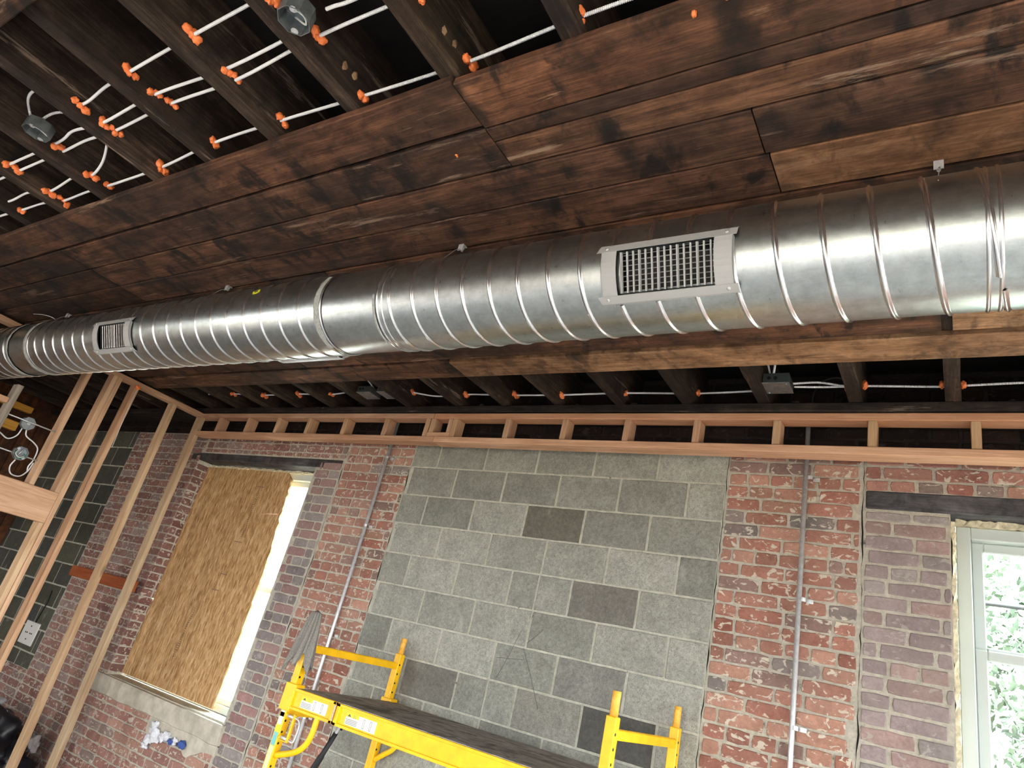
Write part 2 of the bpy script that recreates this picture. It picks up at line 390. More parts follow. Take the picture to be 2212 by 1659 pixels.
# masonry core with the two window openings left out
W1 = (-5.845, -4.25, -.76, 1.10); W2 = (-.03, .86, -.80, 1.075)
core = wallbed('x', [(-8.95, -7.08, Z0, -.98), (-7.08, W1[0], Z0, 1.36), (W1[0], W1[1], Z0, W1[2]), (W1[0], W1[1], 1.17, 1.36), (W1[1], -3.262, Z0, 1.36),
                     (-1.022, W2[0], Z0, 1.335), (W2[0], W2[1], Z0, W2[2]), (W2[0], W2[1], 1.15, 1.335), (W2[1], RIGHT_X, Z0, 1.335)], MORT)
wall = struct(core.build('wall_front', MORT, origin=(-2.6, WY, Z0)))
g = G(); g.box(-8.95, RIGHT_X, WY + .012, WY + .30, 1.36, 1.80); g.box(-1.022, RIGHT_X, WY + .012, WY + .30, 1.335, 1.36); struct(g.build('wall_front_upper', MORT_D))
g = G(); bricks(g, (-8.95, RIGHT_X, 1.37, 1.79), lambda u, v, w: (u, WY + .012 - w, v), SOOT, 5)
o = g.build('sooty_brickwork', B_DARK, bpy.data.objects['wall_front_upper'])
g = G()
bricks(g, (-8.9, -7.09, Z0, -.98), front, DUSK, 11)
bricks(g, (-7.075, W1[0] + .002, Z0, 1.36), front, DUSK, 12)
bricks(g, (W1[0], W1[1], Z0, -.90), front, REDP, 13)
bricks(g, (-5.80, -3.95, 1.185, 1.36), front, DUSK, 14)
bricks(g, (-3.93, -3.268, Z0, 1.36), front, RED, 15, jagL=.012)
bricks(g, (-1.018, -.385, Z0, 1.335), front, RED, 16, jagL=.006, jagR=.01)
bricks(g, (-.368, RIGHT_X, 1.165, 1.318), front, REDP, 17)
bricks(g, (W2[1] + .002, RIGHT_X, Z0, 1.06), front, REDP, 18)
bricks(g, (W2[0], W2[1], Z0, W2[2]), front, REDP, 19)
bricks(g, (3.465, 3.62, W1[2], 1.07), lambda u, v, w: (W1[0] + w, u, v), [((.16, .06, .05), 3), ((.22, .10, .08), 2)], 20)  # reveal bricks darker: shade on this side face is put into their colour
g.build('red_brickwork', B_RED, wall)
g = G()
bricks(g, (W1[1] + .01, -3.955, Z0, 1.155), front, GREYP, 21, jagL=.045, jagR=.01)
bricks(g, (-.366, W2[0] - .002, Z0, 1.06), front, [((.36, .25, .23), 3), ((.30, .24, .24), 3), ((.33, .29, .28), 3)], 22, dep=.004)
g.build('patched_brickwork', B_GREY, wall)
# concrete block infill
def cmu_rows(ev, od, extra={}):
    def f(k):
        j = -k   # k rises upward from the course line at 1.153; row above the line is k = 0
        base = ev if j % 2 == 0 else od
        return sorted(set(base + extra.get(j, [])))
    return f
DARKB = {(2, -2.03): (.17, .16, .13), (4, -1.63): (.20, .19, .165), (7, -1.43): (.15, .145, .13), (7, -2.64): (.25, .24, .21), (6, -1.64): (.24, .235, .21), (7, -1.8): (.28, .27, .235)}
def cmucol(k, cx, rn):
    for (j, x), c in DARKB.items():
        if j == -k and abs(cx - x) < .13: return c
    b = rn.uniform(.33, .41); return (b, b * 1.0, b * .87)
ev = [-3.43 + .4025 * i for i in range(8)]; od = [-3.236 + .4015 * i for i in range(8)]
core = wallbed('x', [(-3.262, -1.022, Z0, 1.36)], MORT_C)
wb = struct(core.build('wall_block_infill', MORT_C))
g = G(); bricks(g, (-3.258, -1.032, Z0, 1.357), front, [], 31, bl=.4064, bh=.2032, joint=.011, jit=.0012, rows=cmu_rows(ev, od, {4: [-2.035], 7: [-2.221]}), dep=.005, colf=cmucol)
g.build('concrete_blockwork', B_CMU, wb)
core = wallbed('x', [(-8.95, -7.08, -.98, 1.36)], MORT_C)
wb2 = struct(core.build('wall_block_bay', MORT_C))
g = G(); evl = [-9.2 + .4064 * i for i in range(7)]; odl = [-9.0 + .4064 * i for i in range(7)]
bricks(g, (-8.95, -7.09, -.975, 1.357), front, [], 32, bl=.4064, bh=.2032, z0=1.183, joint=.014, jit=.0015, rows=cmu_rows(evl, odl), dep=.005, colf=lambda k, c, r: (.085 + r.random() * .025,) * 2 + (.078,))
g.build('grey_blockwork', B_CMU, wb2)

SCR = [((-2.073, 0.229), (-2.171, -0.048)), ((-2.038, 0.134), (-1.878, -0.143)), ((-2.2, 0.054), (-2.028, 0.075)), ((-1.936, 0.253), (-2.025, 0.162))]
def crack(x, z0, z1, seed, amp):
    rn = random.Random(seed); vs = []; n = 70
    for k in range(n + 1):
        z = z0 + (z1 - z0) * k / n; c = x + noise.noise((z * 6, x, 0)) * amp + rn.uniform(-.003, .003); w = max(.0004, noise.noise((z * 9, x, 5)) * .006 + .0012)
        vs += [(c - w, WY + .0025, z), (c + w, WY + .0025, z)]
    G().add(vs, [(k * 2, k * 2 + 1, k * 2 + 3, k * 2 + 2) for k in range(n)]).build('wall_crack', HOLE, wall)
crack(-3.942, -1.3, 1.15, 1, .012); crack(-.376, -1.0, 1.32, 2, .006); crack(-3.262, -1.2, 1.3, 3, .004); crack(-1.026, -1.0, 1.33, 4, .004)
for a, b in SCR: G().tube([(a[0], 3.4565, a[1]), ((a[0] + b[0]) / 2 + .004, 3.4565, (a[1] + b[1]) / 2), (b[0], 3.4565, b[1])], .0011, 4).build('scratch_line', INK, wb)

# floor, subfloor, other walls
struct(G().box(-9.0, RIGHT_X + .3, REAR_Y - .3, WY + .3, Z0 - .1, Z0).build('floor', FLOORM))
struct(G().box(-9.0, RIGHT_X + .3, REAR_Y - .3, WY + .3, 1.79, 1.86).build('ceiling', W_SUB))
g = G(); xs = [-9.0] + [v for w in REAR_WINS for v in w] + [RIGHT_X + .3]
for i in range(0, len(xs), 2): g.box(xs[i], xs[i + 1], REAR_Y - .3, REAR_Y, Z0, 1.79)
for a, b in REAR_WINS: g.box(a, b, REAR_Y - .3, REAR_Y, Z0, -.95); g.box(a, b, REAR_Y - .3, REAR_Y, .65, 1.79)
struct(g.build('wall_rear', PLASTER))
g = G(); ys = [REAR_Y] + [v for w in RIGHT_WINS for v in w] + [WY + .3]
for i in range(0, len(ys), 2): g.box(RIGHT_X, RIGHT_X + .3, ys[i], ys[i + 1], Z0, 1.79)
for a, b in RIGHT_WINS: g.box(RIGHT_X, RIGHT_X + .3, a, b, Z0, -.95); g.box(RIGHT_X, RIGHT_X + .3, a, b, .65, 1.79)
struct(g.build('wall_right', PLASTER))
g = G(); ys = [REAR_Y] + [v for w in LEFT_ADDED_WINS for v in w] + [WY]
for i in range(0, len(ys), 2): g.box(-9.0, -8.85, ys[i], ys[i + 1], Z0, 1.79)
for a, b in LEFT_ADDED_WINS: g.box(-9.0, -8.85, a, b, Z0, -1.4); g.box(-9.0, -8.85, a, b, .7, 1.79)
wl = struct(g.build('wall_left', W_BROWN))
g = G(); y = 1.2
while y < WY - .02:
    w = min(.13, WY - .005 - y); g.box(-8.85, -8.835, y + .003, y + w - .003, Z0, 1.36); y += .135
g.build('brown_boarding', W_BROWN, wl)

# ------------------------------------------------------------------ ceiling: joists, planks, sill
JX = [1.20, .79, .37, -.037, -.428, -.85, -1.257, -1.659, -2.066, -2.462, -2.842, -3.292, -3.69, -4.085, -4.49, -4.89, -5.30, -5.70, -6.1, -6.5, -6.9, -7.3, -7.7, -8.1, -8.5]
JB = 1.535; JW = .060
def joist(x, i):
    rn = random.Random(100 + i); n = 90; ya, yb = REAR_Y + .01, WY + .010; vs = []
    for k in range(n + 1):
        y = ya + (yb - ya) * k / n
        w = lambda s: noise.noise((y * 3.1, x * 7 + s * 5, s)) * .005 + noise.noise((y * 15, x * 7, s)) * .0025
        vs += [(x + w(1), y, JB + abs(w(2)) * .8), (x + .008 + w(1), y, JB - .001 + w(2) * .5), (x + JW - .006 + w(3), y, JB + w(4) * .5), (x + JW + w(3), y, JB + .006), (x + JW, y, 1.788), (x, y, 1.788)]
    fs = [(k * 6 + j, k * 6 + (j + 1) % 6, k * 6 + 6 + (j + 1) % 6, k * 6 + 6 + j) for k in range(n) for j in range(6)]
    fs += [tuple(range(6)), tuple(range(n * 6, n * 6 + 6))[::-1]]
    t = rn.uniform(.85, 1.2)
    return G().add(vs, fs).build('ceiling_joist', W_JOIST, color=(t, t * rn.uniform(.94, 1.0), t * rn.uniform(.88, 1.0)))
vis = [x for x in JX if -5.5 < x < .3]
for i, x in enumerate(JX):
    o = joist(x, i)
    if x > .3: lab = 'rough brown ceiling joist beyond the right edge, %s outward' % ORD[[q for q in reversed(JX) if q > .3].index(x)]
    elif x > -5.5:
        k = vis.index(x); lab = 'rough brown ceiling joist, %s from the right above the long timber rail' % ORD[k]
        if x == -1.659: lab = 'rough brown ceiling joist carrying the open octagonal steel box near the top edge'
        if x == -3.292: lab = 'rough brown ceiling joist carrying the steel box with a looped cable at left'
        if x == -.85: lab = 'rough brown ceiling joist beside the square steel box above the right brick pier'
    else: lab = 'dark ceiling joist behind the open stud partition, %s past its top plate' % ORD[[q for q in JX if q <= -5.5].index(x)]
    tag(o, lab, 'joist', 'old ceiling joists')

PB, PT = 1.508, 1.533
def plank(x0, x1, y0, y1, tint, label, mat=None, zb=PB, name='ceiling_plank'):
    rn = random.Random(int((x0 * 31 + y0 * 977) * 10)); n = max(4, int((x1 - x0) / .08)); vs = []
    for k in range(n + 1):
        x = x0 + (x1 - x0) * k / n
        e = lambda s, a=.0028: noise.noise((x * 4.3, y0 * 9 + s, s)) * a + noise.noise((x * 22, y0 * 5, s)) * a * .6
        vs += [(x, y0 + e(1), zb + .003), (x, y0 + .004 + e(1), zb), (x, y1 - .004 + e(2), zb), (x, y1 + e(2), zb + .003), (x, y1 + e(2), PT), (x, y0 + e(1), PT)]
    fs = [(k * 6 + j, k * 6 + (j + 1) % 6, k * 6 + 6 + (j + 1) % 6, k * 6 + 6 + j) for k in range(n) for j in range(6)] + [tuple(range(6)), tuple(range(n * 6, n * 6 + 6))[::-1]]
    return tag(G().add(vs, fs).build(name, mat or W_OLDX, color=tint), label, 'plank', 'old planks nailed under the joists')
XR = 1.6; XL = -5.80
plank(-1.209, XR, .985, 1.163, (1.75, 1.4, 1.15), 'broad orange-brown plank with black stains along the open joists, right of the first butt joint')
plank(-4.485, -1.213, .972, 1.152, (1.25, 1.05, .95), 'long brown plank bordering the open joists, with a pale split upper edge')
plank(XL, -4.489, .972, 1.152, (.8, .7, .62), 'short dark plank bordering the open joists at the left edge of the photo')
plank(-1.209, XR, 1.168, 1.222, (1.15, 1.0, .92), 'narrow brown ceiling strip just under the broad orange-brown plank')
plank(-1.209, XR, 1.226, 1.337, (1.35, 1.2, 1.05), 'brown ceiling plank under the narrow strip, with raw orange wood patches')
plank(-4.08, -1.213, 1.166, 1.336, (1.15, 1.0, .92), 'rough flaking ceiling plank with grey splinters and a wide dark gap above it')
plank(XL, -4.084, 1.166, 1.336, (.62, .54, .5), 'dark flaking ceiling plank in the second row at far left')
plank(-.438, XR, 1.343, 1.512, (1.1, .98, .92), 'brown ceiling plank with round black stains in the third row at right')
plank(-4.08, -.442, 1.343, 1.512, (1.15, 1.0, .92), 'long dull brown ceiling plank in the third row, ending at a staggered butt joint')
plank(XL, -4.084, 1.343, 1.512, (.6, .52, .48), 'dark reddish ceiling plank in the third row at far left')
plank(-.428, XR, 1.518, 1.686, (.85, .72, .66), 'pale tan ceiling plank just above the duct at upper right', W_TANX)
plank(-4.08, -.432, 1.518, 1.686, (1.15, 1.0, .95), 'long stained brown ceiling plank running just above the duct')
plank(XL, -4.084, 1.518, 1.686, (.65, .55, .5), 'dark ceiling plank just above the duct at far left')
plank(-2.5, XR, 1.696, 1.872, (1.3, 1.05, .9), 'brown ceiling plank whose edge shows along the top of the duct')
plank(XL, -2.504, 1.696, 1.872, (.75, .65, .58), 'dark ceiling plank along the top of the duct over the small closed register')
plank(XL, XR, 1.877, 2.055, (.9, .8, .75), 'ceiling plank hidden over the middle of the duct, near side')
plank(XL, XR, 2.06, 2.235, (.9, .8, .75), 'ceiling plank hidden over the middle of the duct, far side')
plank(XL, XR, 2.24, 2.415, (.9, .8, .75), 'ceiling plank over the duct next to the lower pair of planks')
plank(.0, XR, 2.42, 2.588, (1.0, .9, .82), 'short pale plank below the duct at right, past the wide butt gap', W_TANX)
plank(-3.6, -.035, 2.42, 2.588, (1.55, 1.25, 1.05), 'brown plank showing below the duct between its two butt joints')
plank(XL, -3.606, 2.42, 2.588, (.8, .68, .6), 'dark plank showing below the duct at left')
plank(-2.42, XR, 2.622, 2.805, (.95, .84, .76), 'tan timber plank with a black gap above it, edging the lower joist bays at right', W_TANX)
plank(XL, -2.424, 2.61, 2.805, (1.25, 1.05, .9), 'brown knotty plank edging the lower joist bays at left')
for i, (a, b) in enumerate(((.10, .27), (-.08, .095), (-.26, -.085))):
    plank(-8.8, XR, a, b, (1.1, .95, .85), 'dark plank across the joists in the top left corner' if i == 0 else 'plank overhead behind the top left corner plank, %s back' % ORD[i - 1])
tag(G().box(-8.8, RIGHT_X - .01, 3.255, WY + .008, 1.487, 1.533, .004).build('wall_plate', W_SILL), 'dark charred timber wall plate under the joist ends, above the new framing', 'beam')
g = G(); rn = random.Random(3)
for i in range(170):
    x = rn.uniform(-5.5, 1.2)
    if any(abs(x - j - .03) < .055 for j in JX): continue
    r = rn.uniform(.008, .024); y = rn.uniform(3.27, 3.42)
    vs = [(x + r * rn.uniform(.6, 1.3) * cos(a), y + r * .8 * sin(a), 1.533 + h) for h in (.0005, r * rn.uniform(.4, .9)) for a in [q * pi / 3 + rn.random() for q in range(6)]]
    g.add(vs, [(i, (i + 1) % 6, 6 + (i + 1) % 6, 6 + i) for i in range(6)] + [tuple(range(6, 12))])
tag(g.build('mortar_rubble', MORT_D), 'dark crumbs of mortar rubble lying along the wall plate', 'rubble', kind='stuff')

# ------------------------------------------------------------------ new framing along the wall
LY0, LY1 = 3.264, 3.353
def lumber(name, x0, x1, y0, y1, z0, z1, mat, label, cat, group=None, tint=None):
    t = tint or (random.uniform(.88, 1.08),) * 3; t = (t[0], t[1] * random.uniform(.95, 1.02), t[2] * random.uniform(.9, 1.02))
    return tag(G().box(x0, x1, y0, y1, z0, z1, .003).build(name, mat, color=t), label, cat, group)
lumber('top_plate', -5.75, -3.004, LY0, LY1, 1.444, 1.482, W_NEWX, 'new wood upper rail of the wall framing, left length', 'timber')
lumber('top_plate', -3.0, RIGHT_X - .01, LY0, LY1, 1.443, 1.481, W_NEWX, 'new wood upper rail of the wall framing, right length', 'timber', tint=(1.0, .9, .8))
lumber('bottom_plate', -5.75, -2.950, LY0, LY1, 1.272, 1.311, W_NEWX, 'new wood lower rail of the wall framing, left length', 'timber')
lumber('bottom_plate', -2.944, RIGHT_X - .01, LY0 - .008, LY1, 1.268, 1.307, W_NEWX, 'new wood lower rail of the wall framing, right length over the grey blocks', 'timber', tint=(1.12, 1.15, 1.15))
cr = [-5.48, -5.065, -4.67, -4.29, -3.88, -3.455, -3.065, -2.825, -2.40, -1.985, -1.58, -1.178, -.77, -.345, .055, .46, .865]
for i, x in enumerate(cr):
    lumber('cripple_stud', x, x + .038, LY0 + .001, LY1, 1.3115, 1.4425, W_NEWZ, 'short upright block between the two new rails, %s from the left' % ORD[i] if x < .2 else 'short upright block between the new rails, %s beyond the right edge' % ORD[0 if x < .6 else 1], 'timber block', 'upright blocks between the new rails')
lumber('cripple_stud', -3.02, -2.982, LY0 + .004, LY1, 1.343, 1.4425, W_NEWZ, 'shorter block standing on the small ledger, left one', 'timber block', 'stub blocks over the small ledger')
lumber('cripple_stud', -2.866, -2.828, LY0 + .004, LY0 + .045, 1.343, 1.4425, W_NEWZ, 'shorter block standing on the small ledger, right one', 'timber block', 'stub blocks over the small ledger')
lumber('ledger_block', -3.025, -2.827, LY0 + .002, LY1 - .02, 1.312, 1.342, W_NEWX, 'small flat wood piece lying between two upright blocks on the lower rail', 'timber block')

# ------------------------------------------------------------------ stud partition at left
SX0, SX1 = -5.839, -5.750
lumber('partition_plate', SX0, SX1, .4, 3.353, 1.444, 1.483, W_NEWY, 'new wood top plate of the stud partition running to the wall corner', 'timber')
def stud(y, z0, z1, label, mat=None, tint=None, lean=0):
    g = G(); b = .003
    vs = []
    for z, dy in ((z0, lean), (z1, 0)):
        vs += [(SX0, y + dy, z), (SX1 - b, y + dy, z), (SX1, y + dy + b, z), (SX1, y + dy + .038 - b, z), (SX1 - b, y + dy + .038, z), (SX0, y + dy + .038, z)]
    g.add(vs, [(i, (i + 1) % 6, 6 + (i + 1) % 6, 6 + i) for i in range(6)] + [(5, 4, 3, 2, 1, 0), (6, 7, 8, 9, 10, 11)])
    return tag(g.build('wall_stud', mat or W_NEWZ, color=tint or (random.uniform(.9, 1.1),) * 3), label, 'stud', 'partition studs')
stud(3.266, Z0 + .04, 1.4435, 'rightmost partition stud, next to the brick beside the boarded window', tint=(.88, 1.0, 1.0), lean=.035)
stud(2.970, Z0 + .04, 1.4435, 'second partition stud from the right, crossing the red timber', tint=(.95, 1.02, .98), lean=.05)
stud(2.607, Z0 + .04, 1.4435, 'third partition stud from the right with orange putty at its top', tint=(.95, .9, .85))
stud(2.452, Z0 + .04, 1.4435, 'full height partition stud against the end of the wide header')
stud(2.413, .442, 1.4435, 'short partition stud standing on the header end beside the full height one', tint=(1.08, 1.1, 1.1))
stud(2.411, Z0 + .04, .203, 'jack stud under the right end of the wide header', tint=(1.1, 1.18, 1.15))
stud(2.222, .442, 1.4435, 'short partition stud on the header, just right of the electrical boxes')
stud(1.845, .442, 1.075, 'greyish speckled stud left of the electrical boxes under the duct', W_GREYZ)
o = tag(G().box(SX0, SX1, .9, 2.451, .205, .441, .004).build('door_header', W_NEWY, color=(1.1, 1.12, 1.1)), 'wide new wood header board at the left edge with an oval knot', 'timber')
lumber('partition_plate', SX0, SX1, .4, 3.353, Z0, Z0 + .038, W_NEWY, 'floor plate of the stud partition', 'timber')
lumber('blocking', SX0 + .01, SX1 - .02, 1.3, 1.843, .925, .965, W_NEWY, 'short rough crosspiece left of the greyish stud', 'timber')
tag(G().box(-6.95, -5.845, 3.36, 3.40, -.125, -.03, .003).build('red_timber', W_RED), 'reddish horizontal timber behind the partition studs', 'timber')
for i, (z, w) in enumerate(((1.42, .07), (1.20, .10))):
    tag(G().box(-8.83, -8.74, 1.9, 3.06 - i * .06, z - w / 2, z + w / 2, .004).build('yellow_lit_beam', W_YEL_LIT), '%s orange-lit timber on the brown boarding at far left' % ('upper' if i == 0 else 'lower'), 'timber')

# ------------------------------------------------------------------ lintels, sill, windows
def lintel(x0, x1, z0, z1, y0, y1, label):
    return tag(G().box(x0, x1, y0, y1, z0, z1, .006).build('lintel', W_LINT), label, 'lintel')
lintel(-5.98, -3.965, 1.105, 1.172, WY - .002, WY + .2, 'dark timber lintel over the boarded window')
lintel(-.366, 1.15, 1.075, 1.163, WY - .004, WY + .2, 'dark grey timber lintel over the window at right')
def window(idx, x0, x1, z0, z1, y, rail):
    e = struct(empty('window_%d' % idx, ((x0 + x1) / 2, y, z0)))
    g = G(); f = .055
    for (a, b, c, d) in ((x0, x0 + f, z0, z1), (x1 - f, x1, z0, z1), (x0 + f, x1 - f, z1 - f, z1), (x0 + f, x1 - f, z0, z0 + f)): g.box(a, b, y, y + .09, c, d, .004)
    g.build('window_frame', VINYL, e)
    for nm, za, zb, yy in (('upper_sash', rail, z1 - f, y + .045), ('lower_sash', z0 + f, rail + .03, y + .018)):
        g = G(); s = .045
        for (a, b, c, d) in ((x0 + f, x0 + f + s, za, zb), (x1 - f - s, x1 - f, za, zb), (x0 + f + s, x1 - f - s, zb - s * .95, zb), (x0 + f + s, x1 - f - s, za, za + s)): g.box(a, b, yy, yy + .026, c, d, .005)
        so = g.build(nm, VINYL, e)
        G().box(x0 + f + s - .004, x1 - f - s + .004, yy + .011, yy + .015, za + s - .004, zb - s * .8 + .004).build('pane', GLASS, so)
    return e
window(1, -5.90, -4.20, -.755, 1.085, 3.63, .13)
window(2, -.012, .86, -.76, 1.045, 3.545, .50)
# bracing of the recess around window 2 and foam
def foam(name, x0, x1, z0, z1, y0, y1, label, vert):
    g = G(); n = 60; rn = random.Random(8); vs = []
    for k in range(n + 1):
        t = k / n; a = rn.uniform(-.006, .006); b = rn.uniform(-.004, .004)
        if vert:
            z = z0 + (z1 - z0) * t; ring = [(x0 + a, y0 + b, z), (x1 + b, y0 + .004 + a, z), (x1, y1, z), (x0, y1, z)]
        else:
            x = x0 + (x1 - x0) * t; ring = [(x, y0 + b, z0 + a), (x, y0 + .004 + a, z1 + b), (x, y1, z1), (x, y1, z0)]
        vs += ring
    fs = [(k * 4 + j, k * 4 + (j + 1) % 4, k * 4 + 4 + (j + 1) % 4, k * 4 + 4 + j) for k in range(n) for j in range(4)] + [(0, 1, 2, 3), (n * 4 + 3, n * 4 + 2, n * 4 + 1, n * 4)]
    return tag(g.add(vs, fs).build(name, FOAM), label, 'foam')
foam('spray_foam', -.030, -.013, -.78, 1.045, 3.475, 3.60, 'ragged pale spray foam seam down the left side of the right window', True)
foam('spray_foam', -.012, .86, 1.047, 1.073, 3.53, 3.60, 'yellowish spray foam strip above the right window frame', False)
foam('spray_foam', -5.83, -4.26, 1.084, 1.103, 3.60, 3.66, 'pale spray foam strip above the boarded window frame', False)
# strand board, ragged upper right edge
rn = random.Random(4); L = []; R = []
for k in range(61):
    z = -.735 + (1.075 + .735) * k / 60; t = k / 60
    xr = -4.555 - .07 * max(0, t - .55) / .45 + (rn.uniform(-.012, .012) if t > .6 else rn.uniform(-.002, .002))
    if t > .97: xr -= (t - .97) * 2.2
    L.append((-5.84 + (.015 if .30 < t < .34 else 0), z)); R.append((xr, z))
g = G(); ring = L + R[::-1]; n = len(ring)
g.add([(a, 3.576, b) for a, b in ring] + [(a, 3.590, b) for a, b in ring], [(i, (i + 1) % n, n + (i + 1) % n, n + i) for i in range(n)])
for k in range(60):
    g.f.append([k, k + 1, n - 2 - k, n - 1 - k]); g.c.append((1, 1, 1)); g.f.append([n + k, n + n - 1 - k, n + n - 2 - k, n + k + 1]); g.c.append((1, 1, 1))
ob = tag(g.build('strand_board_sheet', OSB), 'tan strand board sheet covering most of the left window', 'board')
STAMP = plain('stamp_ink', (.20, .13, .09), .8)
g = G(); rn = random.Random(9)
for k in range(24): z = -.50 + k * .0165; g.box(-5.26 + .0015 * k, -5.26 + .0015 * k + rn.choice((.018, .024)), 3.5745, 3.5765, z, z + rn.choice((.004, .007)))
g.build('mill_stamp', STAMP, ob)
for z, x, w in ((.93, -5.02, .09), (.45, -5.05, .10), (.18, -5.07, .10), (.05, -5.10, .10)): G().box(x, x + w, 3.5745, 3.5765, z, z + .006).build('tick_mark', STAMP, ob)
g = G()
for k in range(26): z = .50 + k * .016; g.box(-5.0 + rn.uniform(0, .01), -4.975 + rn.uniform(0, .01), 3.5745, 3.5765, z, z + rn.choice((.004, .006)))
g.build('mill_stamp', STAMP, ob)
tag(G().tube([(-4.63, 3.57, .72), (-4.70, 3.53, .705), (-4.76, 3.50, .685)], [.006, .005, .002], 6).build('wood_splinter', W_NEWX), 'pale wood splinter sticking out of the strand board edge', 'splinter')
# concrete sill of window 1 with its ragged patch
g = G(); n = 30; vs = []
for k in range(n + 1):
    x = -5.97 + 1.76 * k / n; zb = -.905 + noise.noise((x * 5, 0, 2)) * .012
    vs += [(x, 3.60, -.752), (x, WY - .022, -.765 - .01 * (k / n)), (x, WY - .030, -.79), (x, WY - .024, zb + .01), (x, WY - .006, zb), (x, 3.60, zb)]
g.add(vs, [(k * 6 + j, k * 6 + (j + 1) % 6, k * 6 + 6 + (j + 1) % 6, k * 6 + 6 + j) for k in range(n) for j in range(6)] + [tuple(range(6)), tuple(range(n * 6, n * 6 + 6))[::-1]])
sl = tag(g.build('window_sill', CONC), 'pale concrete sill under the boarded window with a ragged lower edge', 'window sill')
g = G(); top = []; bot = []
for k in range(25):
    x = -5.05 + .84 * k / 24; top.append((x, -.898)); bot.append((x, -.985 - .035 * sin(k * .5) - random.uniform(0, .02)))
ring = top + bot[::-1]; n = len(ring); g.add([(a, WY - .012, b) for a, b in ring] + [(a, WY + .004, b) for a, b in ring], [(i, (i + 1) % n, n + (i + 1) % n, n + i) for i in range(n)])
for k in range(24): g.f.append([k, k + 1, n - 2 - k, n - 1 - k]); g.c.append((1, 1, 1))
g.build('mortar_patch', CONC, sl)
def lump(g, c, r, seed, sc=(1, 1, 1), amp=.35, n=8):
    rn = random.Random(seed); vs = []; m = n * 2
    for i in range(n + 1):
        th = pi * i / n
        for k in range(m):
            ph = 2 * pi * k / m; d = Vector((sin(th) * cos(ph), sin(th) * sin(ph), cos(th)))
            q = 1 + amp * noise.noise(d * 1.7 + Vector((seed * 3.3, seed * 1.7, 0)))
            vs.append((c[0] + d.x * r * q * sc[0], c[1] + d.y * r * q * sc[1], c[2] + d.z * r * q * sc[2]))
    g.add(vs, [(i * m + k, i * m + (k + 1) % m, (i + 1) * m + (k + 1) % m, (i + 1) * m + k) for i in range(n) for k in range(m)], None, True)
g = G()
for i, (x, z, r) in enumerate(((-4.93, -.94, .03), (-4.90, -.99, .045), (-4.96, -1.04, .03), (-4.80, -.985, .03), (-4.98, -1.08, .022), (-4.75, -.975, .03), (-4.66, -.975, .022))): lump(g, (x, WY - .02, z), r, i, (1.3, .5, 1), 1.1)
sc_ = tag(g.build('plastic_scrap', SMEAR), 'crumpled white plastic scrap stuck under the pale window sill', 'scrap')
g = G()
for i, (x, z, r) in enumerate(((-4.69, -.985, .018), (-4.56, -.975, .024))): g = G(); lump(g, (x, WY - .03, z), r, i + 20, (1.5, .6, 1), 1.0); g.build('blue_print', BLUEM, sc_)

# ------------------------------------------------------------------ conduits
def conduit(x, label, z1, clips, xo=0):
    e = empty('conduit', (x, 3.43, Z0)); tag(e, label, 'conduit')
    G().tube([(x, 3.43, Z0 + .01), (x + xo, 3.43, z1)], .0115, 14).build('pipe', CHROME, e)
    for z in clips:
        g = G(); pts = [(x + .0135 * cos(a), 3.43 - .0135 * sin(a), z) for a in [pi * k / 8 for k in range(9)]]
        for dz in (-.009, .009): pass
        vs = [(p[0], p[1], z + d) for d in (-.009, .009) for p in pts]; g.add(vs, [(i, i + 1, 10 + i, 9 + i) for i in range(8)])
        g.box(x + .012, x + .042, 3.452, 3.456, z - .009, z + .009); g.tube([(x + .03, 3.455, z), (x + .03, 3.444, z)], .006, 8)
        g.build('strap', CHROME, e)
conduit(-3.484, 'galvanised conduit on the brick pier behind the scaffold towel', 1.485, (1.20, .69, -.05, -.55))
conduit(-.612, 'galvanised conduit on the brick pier right of the grey blocks', 1.485, (1.20, .605, .06), -.022)

